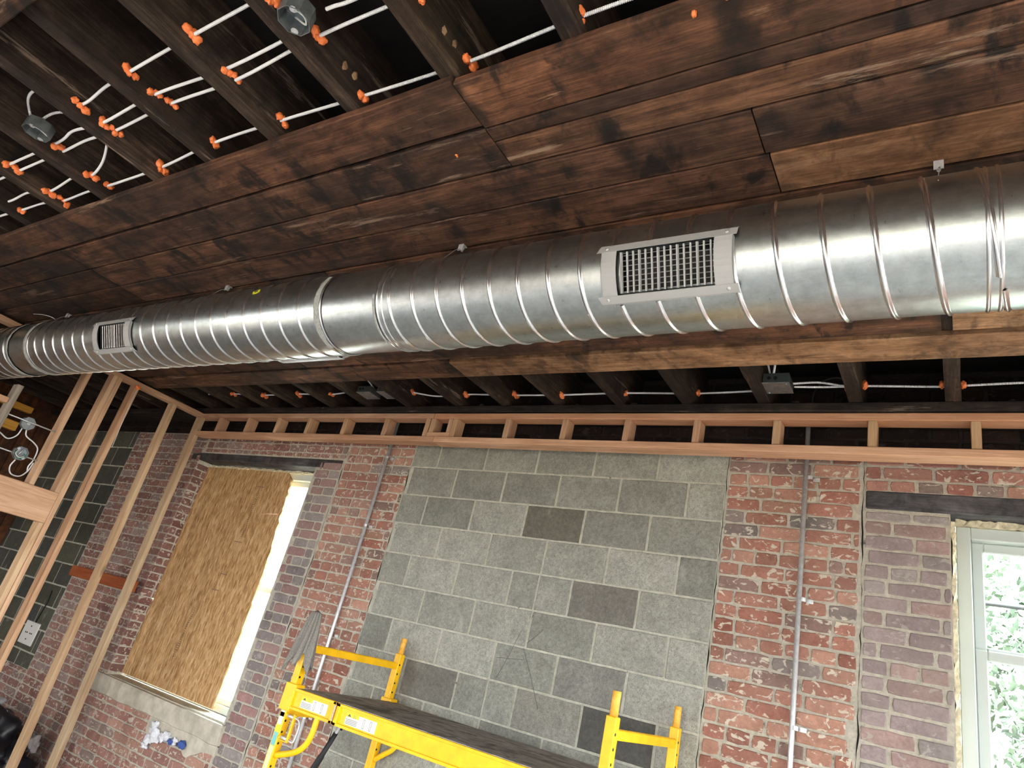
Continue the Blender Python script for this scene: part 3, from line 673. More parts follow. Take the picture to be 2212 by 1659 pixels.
# ------------------------------------------------------------------ duct
DY, DZ, DR = 1.707, 1.254, .180
du = empty('spiral_duct', (-2.5, DY, DZ)); tag(du, 'long galvanised spiral air duct hung below the ceiling planks', 'duct')
def axis_z(x): return DZ + (.008 * min(1, max(0, (-2.2 - x) / 3)))
REGS = [(-.85, -.56, 188, 226), (-4.09, -3.77, 188, 224)]
def section(name, x0, x1, r, mat=GALV, pitch=None, ph=0):
    nt = 96; nx = max(2, int((x1 - x0) / .05)); xs = [x0 + (x1 - x0) * i / nx for i in range(nx + 1)]
    for (a, b, t0, t1) in REGS:
        for v in (a, b):
            if x0 < v < x1: xs.append(v)
    xs = sorted(set(xs)); vs = []
    for x in xs:
        for k in range(nt):
            a = 2 * pi * k / nt; vs.append((x, DY + r * cos(a), axis_z(x) + r * sin(a)))
    fs = []
    for i in range(len(xs) - 1):
        xm = (xs[i] + xs[i + 1]) / 2
        for k in range(nt):
            am = 360 * (k + .5) / nt
            if any(a < xm < b and t0 < am < t1 for (a, b, t0, t1) in REGS): continue
            fs.append((i * nt + k, i * nt + (k + 1) % nt, (i + 1) * nt + (k + 1) % nt, (i + 1) * nt + k))
    o = G().add(vs, fs, None, True).build(name, mat, du)
    if pitch:
        n = int((x1 - x0) / pitch * 64); pr = [(-.0085, 0), (-.0045, .0012), (-.003, .0048), (0, .0056), (.003, .0048), (.0045, .0012), (.0085, 0)]
        vs = []; cnt = 0; keep = []
        th0 = 2 * pi * ((x0 - ph) / pitch)
        for i in range(n + 1):
            x = x0 + .004 + (x1 - x0 - .008) * i / n; a = 2 * pi * (x - ph) / pitch + radians(200)
            deg = math.degrees(a) % 360
            keep.append(not any(p - .03 < x < q + .03 and t0 - 6 < deg < t1 + 8 for (p, q, t0, t1) in REGS))
            for (dx, h) in pr: vs.append((x + dx, DY + (r + h) * cos(a), axis_z(x) + (r + h) * sin(a)))
        m = len(pr); fs = [(i * m + j, i * m + j + 1, (i + 1) * m + j + 1, (i + 1) * m + j) for i in range(n) if keep[i] and keep[i + 1] for j in range(m - 1)]
        G().add(vs, fs, None, True).build('spiral_seam', GALV2, o)
    return o
section('duct_section', .10, RIGHT_X - .01, DR, GALV, .119, .085)
section('duct_section', -1.885, .10, DR, GALV, .119, -.038)
section('duct_coupling', -2.235, -1.885, DR - .003)
section('duct_section', -5.03, -2.235, DR, GALV, .128, -2.742)
section('duct_coupling', -5.345, -5.03, DR - .003)
section('duct_section', -8.80, -5.345, DR, GALV, .128, -5.4)
for x in (.10, .075, -1.885, -1.86, -2.235, -2.215, -5.03, -5.345):
    g = G(); pr = [(-.005, 0), (-.002, .0035), (.002, .0035), (.005, 0)]; vs = []
    for k in range(96):
        a = 2 * pi * k / 96
        for dx, h in pr: vs.append((x + dx, DY + (DR + h) * cos(a), axis_z(x) + (DR + h) * sin(a)))
    g.add(vs, [(k * 4 + j, k * 4 + j + 1, ((k + 1) % 96) * 4 + j + 1, ((k + 1) % 96) * 4 + j) for k in range(96) for j in range(3)], None, True)
    g.build('joint_bead', GALV2, du)
# sealant smears at joints
for (x, t0, t1, w) in ((-2.225, 150, 262, .016), (-5.05, 120, 300, .022), (-5.33, 130, 300, .014), (-1.89, 195, 262, .006)):
    vs = []; n = 40
    for k in range(n + 1):
        a = radians(t0 + (t1 - t0) * k / n); ww = w * (1 + .6 * noise.noise((k * .4, x, 0)))
        for dx in (-ww, 0, ww): vs.append((x + dx - .01, DY + (DR + .0062 - (.003 if dx else 0)) * cos(a), axis_z(x) + (DR + .0062 - (.003 if dx else 0)) * sin(a)))
    G().add(vs, [(k * 3 + j, k * 3 + j + 1, k * 3 + 4 + j, k * 3 + 3 + j) for k in range(n) for j in range(2)], None, True).build('duct_sealant', plain('duct_sealant_grey', (.40, .42, .40), .75, .2, .3, .2, 90), du)
# yellow sticker
def onduct(x, deg, h=0): a = radians(deg); return Vector((x, DY + (DR + h) * cos(a), axis_z(x) + (DR + h) * sin(a)))
c = onduct(-2.72, 160, .0015); q = [(-.028, -1.5), (.012, -6.5), (.03, 1.2), (-.008, 6.2)]
st = G().add([onduct(-2.72 + dx, 158 + da, .002) for dx, da in q] + [onduct(-2.72 + dx, 158 + da, .0005) for dx, da in q], [(0, 1, 2, 3), (7, 6, 5, 4)] + [(i, (i + 1) % 4, 4 + (i + 1) % 4, 4 + i) for i in range(4)]).build('sticker', YSTK, du)
G().add([onduct(-2.72 + dx * .5, 158 + da * .4, .003) for dx, da in q], [(0, 1, 2, 3)]).build('sticker_print', INK, st)

def register(xc, hw, label, closed, ang=206.5, name='air_register'):
    az = axis_z(xc); e = empty(name, (xc, DY + DR * cos(radians(ang)), az + DR * sin(radians(ang)))); tag(e, label, 'air register', 'registers on the duct')
    A = radians(ang)
    def P(x, da, r): a = A + radians(da); return (x, DY + r * cos(a), az + r * sin(a))
    def strip(g, x0, x1, d0, d1, r0, r1, th=.0015, n=8):
        vs = []
        for k in range(n + 1):
            d = d0 + (d1 - d0) * k / n; r = r0 + (r1 - r0) * k / n
            vs += [P(x0, d, r), P(x1, d, r), P(x1, d, r - th), P(x0, d, r - th)]
        g.add(vs, [(k * 4 + j, k * 4 + (j + 1) % 4, k * 4 + 4 + (j + 1) % 4, k * 4 + 4 + j) for k in range(n) for j in range(4)] + [(0, 1, 2, 3), (n * 4 + 3, n * 4 + 2, n * 4 + 1, n * 4)])
    x0, x1 = xc - hw, xc + hw; m = .055 if not closed else .06; R = DR + .016
    g = G()
    for a, b, c, d in ((x0 + .004, x0 + m, x0 + .004, x0 + .006), (x1 - m, x1 - .002, x1 - .004, x1 - .002)):
        g = G(); strip(g, a, b, -21, 21, R, R); strip(g, c, d, -21, 21, R, R, .03 if not closed else .012); g.build('side_plate', REGM, e)
    for s in (1, -1):
        g = G(); o = 1 if s > 0 else -1
        # flat flange: a planar strip tangent beyond +-21 degrees
        c1 = Vector(P(0, o * 20.5, R + .002)); t = Vector(P(0, o * 29, R - .008)) - c1; nrm = Vector((0, cos(A + radians(o * 25)), sin(A + radians(o * 25))))
        for (xa, xb) in ((x0 - .012, x1 + .008),):
            v = [c1 + Vector((xa, 0, 0)), c1 + Vector((xb, 0, 0)), c1 + t + Vector((xb, 0, 0)), c1 + t + Vector((xa + .006, 0, 0))]
            g.add(v + [p - nrm * .002 for p in v], [(0, 1, 2, 3), (7, 6, 5, 4), (0, 4, 5, 1), (1, 5, 6, 2), (2, 6, 7, 3), (3, 7, 4, 0)])
            v2 = [c1 + t + Vector((xb, 0, 0)), c1 + t + Vector((xa + .006, 0, 0))]; dn = (t.normalized() - nrm * .7).normalized() * .010
            w = [v2[1], v2[0], v2[0] + dn, v2[1] + dn]; g.add(w + [p - nrm * .0015 for p in w], [(0, 1, 2, 3), (7, 6, 5, 4), (0, 4, 5, 1), (1, 5, 6, 2), (2, 6, 7, 3), (3, 7, 4, 0)])
        fl = g.build('flange', REGM, e)
        for xx in (x0 + .02, x1 - .02):
            cc = c1 + t * .5 + Vector((xx, 0, 0)); G().tube([cc, cc + nrm * .002, cc + nrm * .003], [.006, .0055, .002], 10).build('screw', CHROME, fl)
    # near-black box behind the face, standing in for the dark inside the duct
    g = G(); n_ = Vector((0, cos(A), sin(A))); tv = Vector((0, -sin(A), cos(A))); C0 = Vector((xc, DY, az)) + n_ * (DR - .06)
    hx = hw - m; hv = .064; dpt = .056
    c8 = [C0 + Vector((sx * hx, 0, 0)) + tv * (sv * hv) + n_ * w for w in (0, dpt) for sx, sv in ((-1, -1), (1, -1), (1, 1), (-1, 1))]
    fs = [(0, 1, 2, 3), (0, 1, 5, 4), (1, 2, 6, 5), (2, 3, 7, 6), (3, 0, 4, 7)]
    g.add(c8, fs); g.build('throat', REG_DARK, e)
    if not closed:
        for k in range(15):
            xx = xc - hx + 2 * hx * (k + .6) / 15.2; mt = Matrix.Translation(Vector((xx, DY, az)) + n_ * (DR - .004)) @ Matrix((Vector((1, 0, 0)), tv, n_)).transposed().to_4x4() @ Matrix.Rotation(radians(8 if k % 3 else -14), 4, 'Y')
            G().obox(mt, .0027, hv, .005, .001).build('blade', REGM, e)
        for k in range(8):
            t = -hv + 2 * hv * (k + .5) / 8; mt = Matrix.Translation(Vector((xc, DY, az)) + n_ * (DR - .024) + tv * t) @ Matrix((Vector((1, 0, 0)), tv, n_)).transposed().to_4x4()
            G().obox(mt, hx, .0011, .003).build('rear_blade', REGM, e)
    else:
        for k in range(13):
            xx = xc - hx + 2 * hx * (k + .5) / 13; mt = Matrix.Translation(Vector((xx, DY, az)) + n_ * (DR - .012)) @ Matrix((Vector((1, 0, 0)), tv, n_)).transposed().to_4x4() @ Matrix.Rotation(radians(62 + (k * 37 % 17)), 4, 'Y')
            G().obox(mt, .0015, hv, .0135).build('blade', BLADE, e)
    return e
register(-.708, .205, 'large open grey register with crossed blades on the duct at right', False)
register(-3.93, .205, 'small-looking grey register with closed blades on the duct at left', True)
register(-2.52, .205, 'register on the far underside of the duct, only its lower flange showing', True, -31.5)

def hanger(x, label):
    e = empty('duct_hanger', (x, 1.69, 1.47)); tag(e, label, 'duct hanger', 'hangers along the duct')
    G().box(x - .012, x + .012, 1.665, 1.69, 1.5045, 1.5075).box(x - .012, x + .012, 1.6635, 1.6665, 1.478, 1.5075).build('bracket', CHROME, e)
    G().tube([(x, 1.677, 1.5045), (x, 1.677, 1.490)], .008, 6).tube([(x, 1.677, 1.49), (x, 1.677, 1.482)], .005, 8).build('bolt', CHROME, e)
    G().tube(curve([(x, 1.665, 1.482), (x + .004, 1.64, 1.462), (x, DY - .105, DZ + .149), (x, DY - .16, DZ + .083)], 6), .0012, 6).build('hanger_wire', CHROME, e)
for x, l in ((-.021, 'zinc bracket over the duct near the right edge'), (-1.655, 'zinc bracket over the duct above its shiny middle'), (-3.234, 'tiny zinc bracket over the duct right of the small register'), (-5.05, 'tiny zinc bracket over the duct at far left')): hanger(x, l)
tag(G().tube(curve([(-5.2, 1.68, 1.4375), (-5.2, 1.66, 1.475), (-5.28, 1.62, 1.49), (-5.42, 1.6, 1.50)], 6), .0025, 6).build('bent_wire', CHROME), 'bent bright wire end curling over the duct at far left', 'wire')

# ------------------------------------------------------------------ armoured cables
def cable(pts, label, r=.0060, n=8, name='armoured_cable', rib=True):
    P = curve(pts, 10); 
    # resample
    step = .0028; out = [P[0]]; acc = 0
    for a, b in zip(P[:-1], P[1:]):
        L = (b - a).length
        if L == 0: continue
        d = step - acc
        while d <= L: out.append(a.lerp(b, d / L)); d += step
        acc = L - (d - step)
    rs = [r if i % 2 else r * .70 for i in range(len(out))] if rib else r
    return tag(G().tube(out, rs, n, True, not rib).build(name, ARMOR), label, 'cable', 'armoured electrical cables')
R_ = JW
runA = [(1.6, .98, 1.60), (.43, .99, 1.60), (-.368, .985, 1.60), (-.80, .972, 1.587), (-1.2, .995, 1.605), (-1.60, .968, 1.582), (-2.0, .955, 1.592), (-2.40, .944, 1.592), (-2.78, .955, 1.578), (-3.235, .951, 1.58), (-3.45, .955, 1.60), (-3.63, .938, 1.572), (-3.85, .93, 1.60), (-4.03, .905, 1.571), (-4.43, .90, 1.59), (-5.2, .90, 1.6)]
cable(runA, 'armoured cable running nearest the planks through the open joists')
runB1 = [(1.6, .68, 1.60), (.4, .69, 1.61), (-1.2, .70, 1.600), (-1.495, .69, 1.600)]
cable(runB1, 'armoured cable leaving the octagonal box to the right')
cable([(-1.58, .71, 1.59), (-2.0, .715, 1.587), (-2.40, .690, 1.586), (-2.78, .695, 1.574), (-3.05, .69, 1.61), (-3.20, .70, 1.60), (-3.63, .685, 1.578), (-4.03, .69, 1.59), (-4.6, .69, 1.60)], 'upper cable of the parallel pair crossing the middle joists')
cable([(1.6, .75, 1.60), (-.8, .755, 1.60), (-1.2, .755, 1.60), (-1.60, .75, 1.602), (-2.0, .757, 1.58), (-2.40, .748, 1.600), (-2.78, .745, 1.582), (-3.05, .745, 1.61), (-3.235, .74, 1.595), (-3.63, .728, 1.578), (-4.03, .73, 1.59), (-4.6, .73, 1.60)], 'lower cable of the parallel pair crossing the middle joists')
cable([(1.0, .55, 1.60), (-1.2, .57, 1.60), (-1.6, .584, 1.60), (-2.0, .582, 1.588), (-2.40, .588, 1.588), (-2.60, .60, 1.605), (-2.78, .605, 1.58), (-2.93, .56, 1.64), (-3.06, .52, 1.67), (-3.17, .53, 1.67), (-3.20, .585, 1.61)], 'cable farthest from the planks, looping into the left steel box')
cable([(-3.17, .60, 1.612), (-3.10, .62, 1.66), (-3.0, .70, 1.70), (-2.93, .74, 1.69), (-2.98, .79, 1.64), (-3.10, .85, 1.60), (-3.235, .876, 1.576), (-3.40, .87, 1.61), (-3.63, .87, 1.573), (-3.85, .85, 1.60), (-4.03, .84, 1.575), (-4.6, .82, 1.60)], 'cable dropping in a bend from the left steel box toward the planks')
# lower bays
cable([(1.6, 3.20, 1.60), (.9, 3.22, 1.60), (.4, 3.215, 1.602), (.03, 3.235, 1.600), (-.06, 3.235, 1.597), (-.366, 3.223, 1.603), (-.44, 3.215, 1.60), (-.55, 3.17, 1.60), (-.66, 3.125, 1.575)], 'armoured cable along the lower joist bays at right, ending in the square box')
cable([(-.366, 3.25, 1.61), (-.45, 3.23, 1.604), (-.55, 3.19, 1.585), (-.66, 3.155, 1.572)], 'second short cable between the square box and the joist to its right')
cable([(-.86, 3.27, 1.61), (-1.19, 3.309, 1.621), (-1.6, 3.242, 1.598), (-1.99, 3.217, 1.582), (-2.40, 3.295, 1.624), (-2.78, 3.265, 1.622), (-3.0, 3.24, 1.60), (-3.23, 3.22, 1.625)], 'armoured cable along the lower joist bays in the middle')
cable([(-3.63, 3.17, 1.64), (-4.02, 3.178, 1.603), (-4.43, 3.19, 1.62), (-4.83, 3.17, 1.607), (-5.24, 3.152, 1.618), (-5.6, 3.15, 1.62)], 'thin-looking cable along the lower joist bays at far left')
cable([(-.76, 3.10, 1.60), (-.77, 3.03, 1.66), (-.80, 2.93, 1.68), (-.74, 2.86, 1.68), (-.71, 2.95, 1.66), (-.74, 3.07, 1.60)], 'small loop of cable rising from the square box')
cable([(-3.48, 3.09, 1.60), (-3.50, 3.0, 1.64), (-3.53, 2.86, 1.66), (-3.5, 2.75, 1.70)], 'cable slanting up from the paired boxes in the lower joist bay')
tag(G().tube(curve([(-.62, 3.44, 1.56), (-.62, 3.44, 1.66), (-.58, 3.44, 1.74), (-.50, 3.44, 1.76), (-.44, 3.44, 1.70), (-.42, 3.44, 1.62), (-.36, 3.43, 1.58), (-.28, 3.43, 1.575)], 8), .006, 8).build('flexible_cable', plain('dark_cable', (.05, .05, .05), .6, .3)), 'dark looped cable against the sooty wall above the right rail', 'cable')

# firestop putty
pn = [0]
def putty(x, y, z, label, n=3, r=.018, sp=.02):
    pn[0] += 1; g = G(); rn = random.Random(pn[0] * 13)
    for k in range(n):
        t = (k - (n - 1) / 2); lump(g, (x + rn.uniform(.002, .008), y + t * sp * rn.uniform(.7, 1.1), z + rn.uniform(-.010, .010)), r * rn.uniform(.62, 1.0), pn[0] * 7 + k, (.75, 1, 1), .45, 11)
    return tag(g.build('firestop_putty', PUTTY), label, 'putty', 'orange putty lumps at cable holes')
bayA = [(-.368, .985, 1.60), (-.80, .969, 1.585), (-1.197, 1.0, 1.612), (-1.599, .968, 1.582), (-2.006, .955, 1.592), (-2.402, .944, 1.592), (-2.782, .955, 1.576), (-3.232, .951, 1.58), (-3.63, .938, 1.570), (-4.025, .905, 1.569)]
for i, p in enumerate(bayA[1:]): putty(p[0], p[1], p[2], 'orange putty on the cable nearest the planks, %s from the right' % ORD[i], 2 + (i % 2), .018)
bayB = [(-1.599, .748, 1.602, 3, 'orange putty beside the octagonal box near the top edge'), (-2.006, .737, 1.583, 4, 'orange putty strip around both paired cables, right one'), (-2.402, .690, 1.586, 3, 'orange putty on the upper paired cable, left of the strip'), (-2.402, .748, 1.600, 3, 'orange putty on the lower paired cable, left of the strip'),
        (-2.782, .722, 1.577, 6, 'long orange putty strip around both paired cables near the left box'), (-3.232, .715, 1.597, 3, 'orange putty tucked right of the left steel box'), (-3.63, .708, 1.578, 5, 'orange putty strip at the left edge beyond the left steel box')]
for x, y, z, n, l in bayB: putty(x, y, z, l, n, .017, .017)
for x, y, z, l in ((-1.599, .584, 1.556, 'small orange putty at the top edge left of the octagonal box'), (-2.006, .58, 1.586, 'orange putty on the farthest cable, right of three'), (-2.402, .588, 1.586, 'orange putty on the farthest cable, middle of three'), (-2.782, .605, 1.578, 'orange putty on the farthest cable, left of three'), (-3.232, .876, 1.574, 'orange putty where the bent cable meets the joist'), (-3.63, .87, 1.571, 'orange putty left of the bent cable, near a small clamp'), (-1.197, .752, 1.60, 'orange putty cut off by the top edge in the middle')): putty(x, y, z, l, 3, .017)
bayL = [(-5.24, 3.152, 1.618), (-4.83, 3.17, 1.607), (-4.43, 3.195, 1.621), (-4.02, 3.178, 1.603), (-3.62, 3.30, 1.68), (-3.23, 3.225, 1.625), (-2.78, 3.265, 1.622), (-2.40, 3.295, 1.624), (-2.004, 3.217, 1.580), (-1.597, 3.242, 1.597), (-1.195, 3.309, 1.621), (-.366, 3.225, 1.604), (.025, 3.235, 1.601)]
for i, p in enumerate(bayL): putty(p[0], p[1], p[2], 'orange putty in the lower joist bays, %s from the left' % ORD[i], 2 if i > 7 else 3, .019 if i < 11 else .023)
for x, l in ((-.435, 'orange putty on the left face of the joist right of the square box'), (-.044, 'orange putty on the left face of the pale joist at right'), (-.862, 'orange putty peeking out left of the square box joist')): putty(x - .008, 3.225, 1.597, l, 2, .016)
putty(-5.745, 2.62, 1.425, 'orange putty at the top of the third partition stud', 2, .018)
for (x, y, l) in ((-.50, 1.01, 'small orange putty dab on the edge of the broad plank, left one'), (-.42, 1.0, 'small orange putty dab on the edge of the broad plank, right one')): putty(x, y, 1.505, l, 1, .011)
for (x, y, l) in ((-1.375, 1.235, 'faded orange putty smudge on the flaking plank'),): putty(x, y, 1.509, l, 1, .010)
for i, (x, y) in enumerate(((-1.199, .88), (-1.199, .93), (-1.60, .87), (-1.60, .915))):
    g = G(); lump(g, (x, y, 1.605 + .004 * i), .014, 50 + i, (.3, .8, 1.2)); tag(g.build('wood_plug', W_TANX), 'pale wooden hole plug in the joist side, %s' % ('right joist, farther from putty', 'right joist, nearer the putty', 'left joist, farther from putty', 'left joist, nearer the putty')[i], 'wood plug', 'pale plugs in joist holes')
tag(G().tube(curve([(-5.748, 2.628, 1.42), (-5.743, 2.632, 1.2), (-5.748, 2.652, .9)], 6), .0022, 6).build('thin_wire', ARMOR), 'thin wire running down the third partition stud', 'wire')

# electrical boxes
def octbox(c, rad, h, label, axis=Vector((0, 0, -1)), wires=True, back=False, rz=.39):
    e = empty('junction_box', c); tag(e, label, 'electrical box', 'round steel electrical boxes')
    c = Vector(c); z = axis.normalized(); u = z.orthogonal().normalized(); v = z.cross(u)
    def pt(a, r, w): return c + (u * cos(a) + v * sin(a)) * r + z * w
    n = 8; A = [rz + 2 * pi * k / n for k in range(n)]
    vs = [pt(a, rad, 0) for a in A] + [pt(a, rad, h) for a in A] + [pt(a, rad - .0025, h) for a in A] + [pt(a, rad - .0025, .002) for a in A]
    fs = [(k, (k + 1) % n, n + (k + 1) % n, n + k) for k in range(n)] + [(n + k, n + (k + 1) % n, 2 * n + (k + 1) % n, 2 * n + k) for k in range(n)] + [(2 * n + k, 2 * n + (k + 1) % n, 3 * n + (k + 1) % n, 3 * n + k) for k in range(n)] + [tuple(range(n)), tuple(range(3 * n, 4 * n))]
    b = G().add(vs, fs).build('box_body', BOXM, e)
    for s in (0, pi):
        a0 = A[1] + s + pi / 8; q = pt(a0, rad - .012, h - .002); 
        G().tube([q - z * .002, q], .011, 10).build('ear', CHROME, e); G().tube([q, q + z * .003], .004, 8).build('screw', CHROME, e)
    if wires:
        G().tube([pt(A[0], rad * .75, .006), pt(A[0] + pi, rad * .3, .008)], .007, 6).build('ground_bracket', CHROME, e)
        G().tube(curve([pt(2.0, rad * .7, .01), pt(2.8, rad * .6, .03), pt(4.0, rad * .7, .036), pt(5.2, rad * .66, .03), pt(5.8, rad * .55, .01)], 6), .0028, 8).build('green_wire', GREENW, e)
        G().tube(curve([pt(1.2, rad * .6, .01), pt(2.6, rad * .66, .034), pt(3.7, rad * .62, .04), pt(4.8, rad * .55, .036), pt(5.4, rad * .7, .02)], 6), .003, 8).build('white_wire', PLASTW, e)
    if back:
        G().tube([pt(0, 0, -.001), pt(0, 0, -.003)], .012, 14).build('knockout', CHROME, b)
    return e
octbox((-1.545, .645, 1.572), .050, .054, 'open octagonal steel box with a green and white wire at the top edge')
octbox((-3.178, .615, 1.615), .054, .050, 'open steel box with short wires hanging at the left joist')
octbox((-5.80, 2.046, .847), .050, .036, 'steel box on a bar hanger between studs, seen from its blank side', Vector((-1, 0, 0)), False, True)
octbox((-5.80, 2.085, .625), .052, .036, 'open steel box on the lower bar hanger between studs', Vector((1, 0, 0)), True)
for z, l in ((.853, 'upper'), (.618, 'lower')):
    tag(G().tube([(-5.757 if z > .7 else -5.81, 1.884, z), (-5.757 if z > .7 else -5.81, 2.221, z)], .005, 8).build('bar_hanger', CHROME), '%s bar hanger spanning the partition studs behind the boxes' % l, 'bar hanger')
cable([(-5.82, 2.06, .80), (-5.82, 2.08, .76), (-5.83, 2.15, .735), (-5.83, 2.195, .70), (-5.83, 2.205, .62), (-5.845, 2.20, .56), (-5.85, 2.215, .52)], 'white cable curving down between the two partition boxes, right side', .005, rib=False)
cable([(-5.82, 2.03, .80), (-5.82, 2.02, .74), (-5.83, 1.98, .70), (-5.83, 1.92, .72), (-5.83, 1.86, .74)], 'white cable curving to the left from the upper partition box', .005, rib=False)
cable([(-5.82, 2.09, .575), (-5.82, 2.08, .52), (-5.83, 2.11, .475), (-5.83, 2.17, .475), (-5.84, 2.21, .53), (-5.845, 2.22, .60)], 'white cable hanging in a loop below the lower partition box', .005, rib=False)
def sqbox(x0, x1, y0, y1, z0, z1, label):
    e = empty('square_box', ((x0 + x1) / 2, (y0 + y1) / 2, z0)); tag(e, label, 'electrical box', 'square steel boxes in the lower bays')
    G().box(x0, x1, y0, y1, z0 + .002, z1, .002).build('box_body', BOXSHADE, e)
    G().box(x0 - .002, x1 + .002, y0 - .002, y1 + .002, z0 - .001, z0 + .002, .0008).build('cover_plate', BOXM, e)
    for (a, b) in ((x0 + .012, y1 - .012), (x1 - .012, y0 + .012)): G().tube([(a, b, z0 - .001), (a, b, z0 - .004)], .004, 8).build('screw', CHROME, e)
    for a in (x0 + .03, x0 + .06): G().tube([(a, y0 - .001, z0 + .025), (a, y0 - .004, z0 + .025)], .009, 10).build('knockout', HOLE, e)
    return e
sqbox(-.787, -.665, 3.055, 3.175, 1.547, 1.60, 'square steel box with cables above the right brick pier')
sqbox(-3.60, -3.47, 3.05, 3.17, 1.552, 1.60, 'left of two dark steel boxes in the lower joist bay')
sqbox(-3.40, -3.29, 3.05, 3.17, 1.552, 1.60, 'right of two dark steel boxes in the lower joist bay')
pl = tag(G().box(-7.48, -7.21, WY - .012, WY + .002, -.80, -.60, .004).build('outlet_plate', PLASTW), 'square white box cover on the grey block wall behind the studs', 'cover plate')
g = G()
for dx, dz in ((-.06, 0), (.06, 0), (0, -.055), (0, .06), (-.03, 0), (.03, 0)): g.box(-7.345 + dx - .008, -7.345 + dx + .008, WY - .0135, WY - .011, -.70 + dz - .006, -.70 + dz + .006)
g.build('slots', HOLE, pl)
tag(G().tube([(-7.32, WY - .006, -.60), (-7.28, WY - .006, -.40), (-7.30, WY - .006, -.30)], .006, 6).build('dark_wire', BLACK), 'dark wire above the square white cover', 'wire')

# ------------------------------------------------------------------ scaffold
XA, XB, YN, YF = -2.836, -1.118, 2.66, 3.40
sc = empty('baker_scaffold', ((XA + XB) / 2, (YN + YF) / 2, Z0)); tag(sc, 'yellow rolling scaffold with a plywood deck in front of the grey blocks', 'scaffold')
S = .0215
def post(x, y, zt, holes=True):
    o = G().box(x - S, x + S, y - S, y + S, Z0 + .12, zt, .003).build('post', YEL, sc)
    g = G(); z = zt - .06
    while z > -.9:
        g.tube([(x + S - .0005, y - .008, z), (x + S + .0006, y - .008, z)], .0058, 10); z -= .0508 if x > -2 or y > 3 else .0508
    g.build('pin_holes', HOLE, o)
    p = G().tube([(x, y, zt), (x, y, zt + .088), (x, y, zt + .090)], [.0165, .0165, .014], 16).build('coupling_pin', YEL2, o)
    G().tube([(x, y, Z0 + .12), (x, y, Z0 + .07)], .015, 10).build('caster_stem', CHROME, o)
    return o
pNL = post(XA, YN, -.055); post(XB, YN, -.063); post(XA, YF, -.055); post(XB, YF, -.057)
for x in (XA, XB):
    for y in (YN, YF):
        g = G(); vs = []; g.tube([(x - .02, y, Z0 + .055), (x + .02, y, Z0 + .055)], .055, 24); g.build('caster', BLACK, sc)
    for k in range(5):
        z = -.125 - .3048 * k; g = G().box(x - .0145, x + .0145, YN + S, YF - S, z - .018, z + .018, .002)
        for q in range(46): yy = YN + .05 + q * .0142; g.box(x - .012, x + .012, yy, yy + .006, z + .018, z + .0205)
        g.build('rung', YEL, sc)
def rail(y, s):
    o = y - s * .034      # outer face
    def web(x0, x1, zt, zb, nm):
        g = G(); yy0, yy1 = sorted((o + s * .012, o + s * .015)); g.box(x0, x1, yy0, yy1, zb, zt)
        for (a, b) in ((zt - .014, zt), (zb, zb + .014)): ya, yb = sorted((o, o + s * .015)); g.box(x0, x1, ya, yb, a, b, .002)
        return g
    g = web(XA + .045, -2.492, -.316, -.412, 'x'); ya, yb = sorted((o, o + s * .03)); g.box(-2.512, -2.492, ya, yb, -.412, -.316, .002); r1 = g.build('end_rail', YEL, sc)
    g = web(-2.484, XB - .045, -.318, -.414, 'x'); g.box(-2.484, -2.462, ya, yb, -.414, -.318, .002); r2 = g.build('side_rail', YEL, sc)
    return r1, r2, o
r1, r2, oy = rail(YN, 1); rail(YF, -1)
for x in (XA, XB):
    for y in (YN, YF):
        s = 1 if y == YN else -1; ya, yb = sorted((y - s * .034, y + s * .028)); g = G().box(x - .032, x + .045, ya, yb, -.425, -.300, .003)
        g.build('sleeve', YEL, sc)
G().box(XA + .03, XB - .03, YN - .02, YF + .02, -.330, -.3155, .001).build('deck', PLY, sc)
for x, nm in ((-2.41, 'a'),): G().box(x - 0.0, x + .002, YN - .02, YF + .02, -.3156, -.3150).build('deck_joint', HOLE, sc)
def brace(x, y, w):
    G().tube(curve([(x + w, y, -.405), (x + w - .005, y, -.49), (x + w - .03, y, -.545), (x + w - .085, y, -.585), (x + .02, y, -.625)], 8), .0145, 12).build('brace', YEL, sc)
brace(XA, YN, .22); brace(XA, YF, .16); brace(XB, YN - 0, -.2) if 0 else None
def latch(x, y):
    e = G().box(x + .075, x + .088, y - .02, y - .004, -.555, -.43, .002).box(x + .02, x + .088, y - .02, y - .016, -.556, -.552).build('latch_plate', YEL, sc)
    for z in (-.445, -.542):
        G().tube([(x + .018, y - .012, z), (x + .032, y - .012, z)], .011, 12).build('boss', YEL, e); G().tube([(x + .03, y - .012, z), (x + .078, y - .012, z)], .008, 12).build('lock_pin', CHROME, e)
    G().tube(curve([(x + .085, y - .012, -.445), (x + .115, y - .012, -.450), (x + .128, y - .012, -.47), (x + .128, y - .012, -.51), (x + .120, y - .012, -.545), (x + .085, y - .012, -.545)], 8), .004, 8).build('wire_handle', CHROME, e)
latch(XA, YN); 
e2 = G().box(XA + .03, XA + .10, YF - .03, YF - .015, -.448, -.430, .002).build('latch_plate', YEL, sc)
g = G(); x = -2.486
pts = []
for k in range(120): a = k / 120 * 2 * pi * 14; pts.append((x + .0045 * cos(a), oy - .008 + .0045 * sin(a), -.328 - .07 * k / 119))
g.tube(pts, .0012, 5); g.build('spring', CHROME, sc)
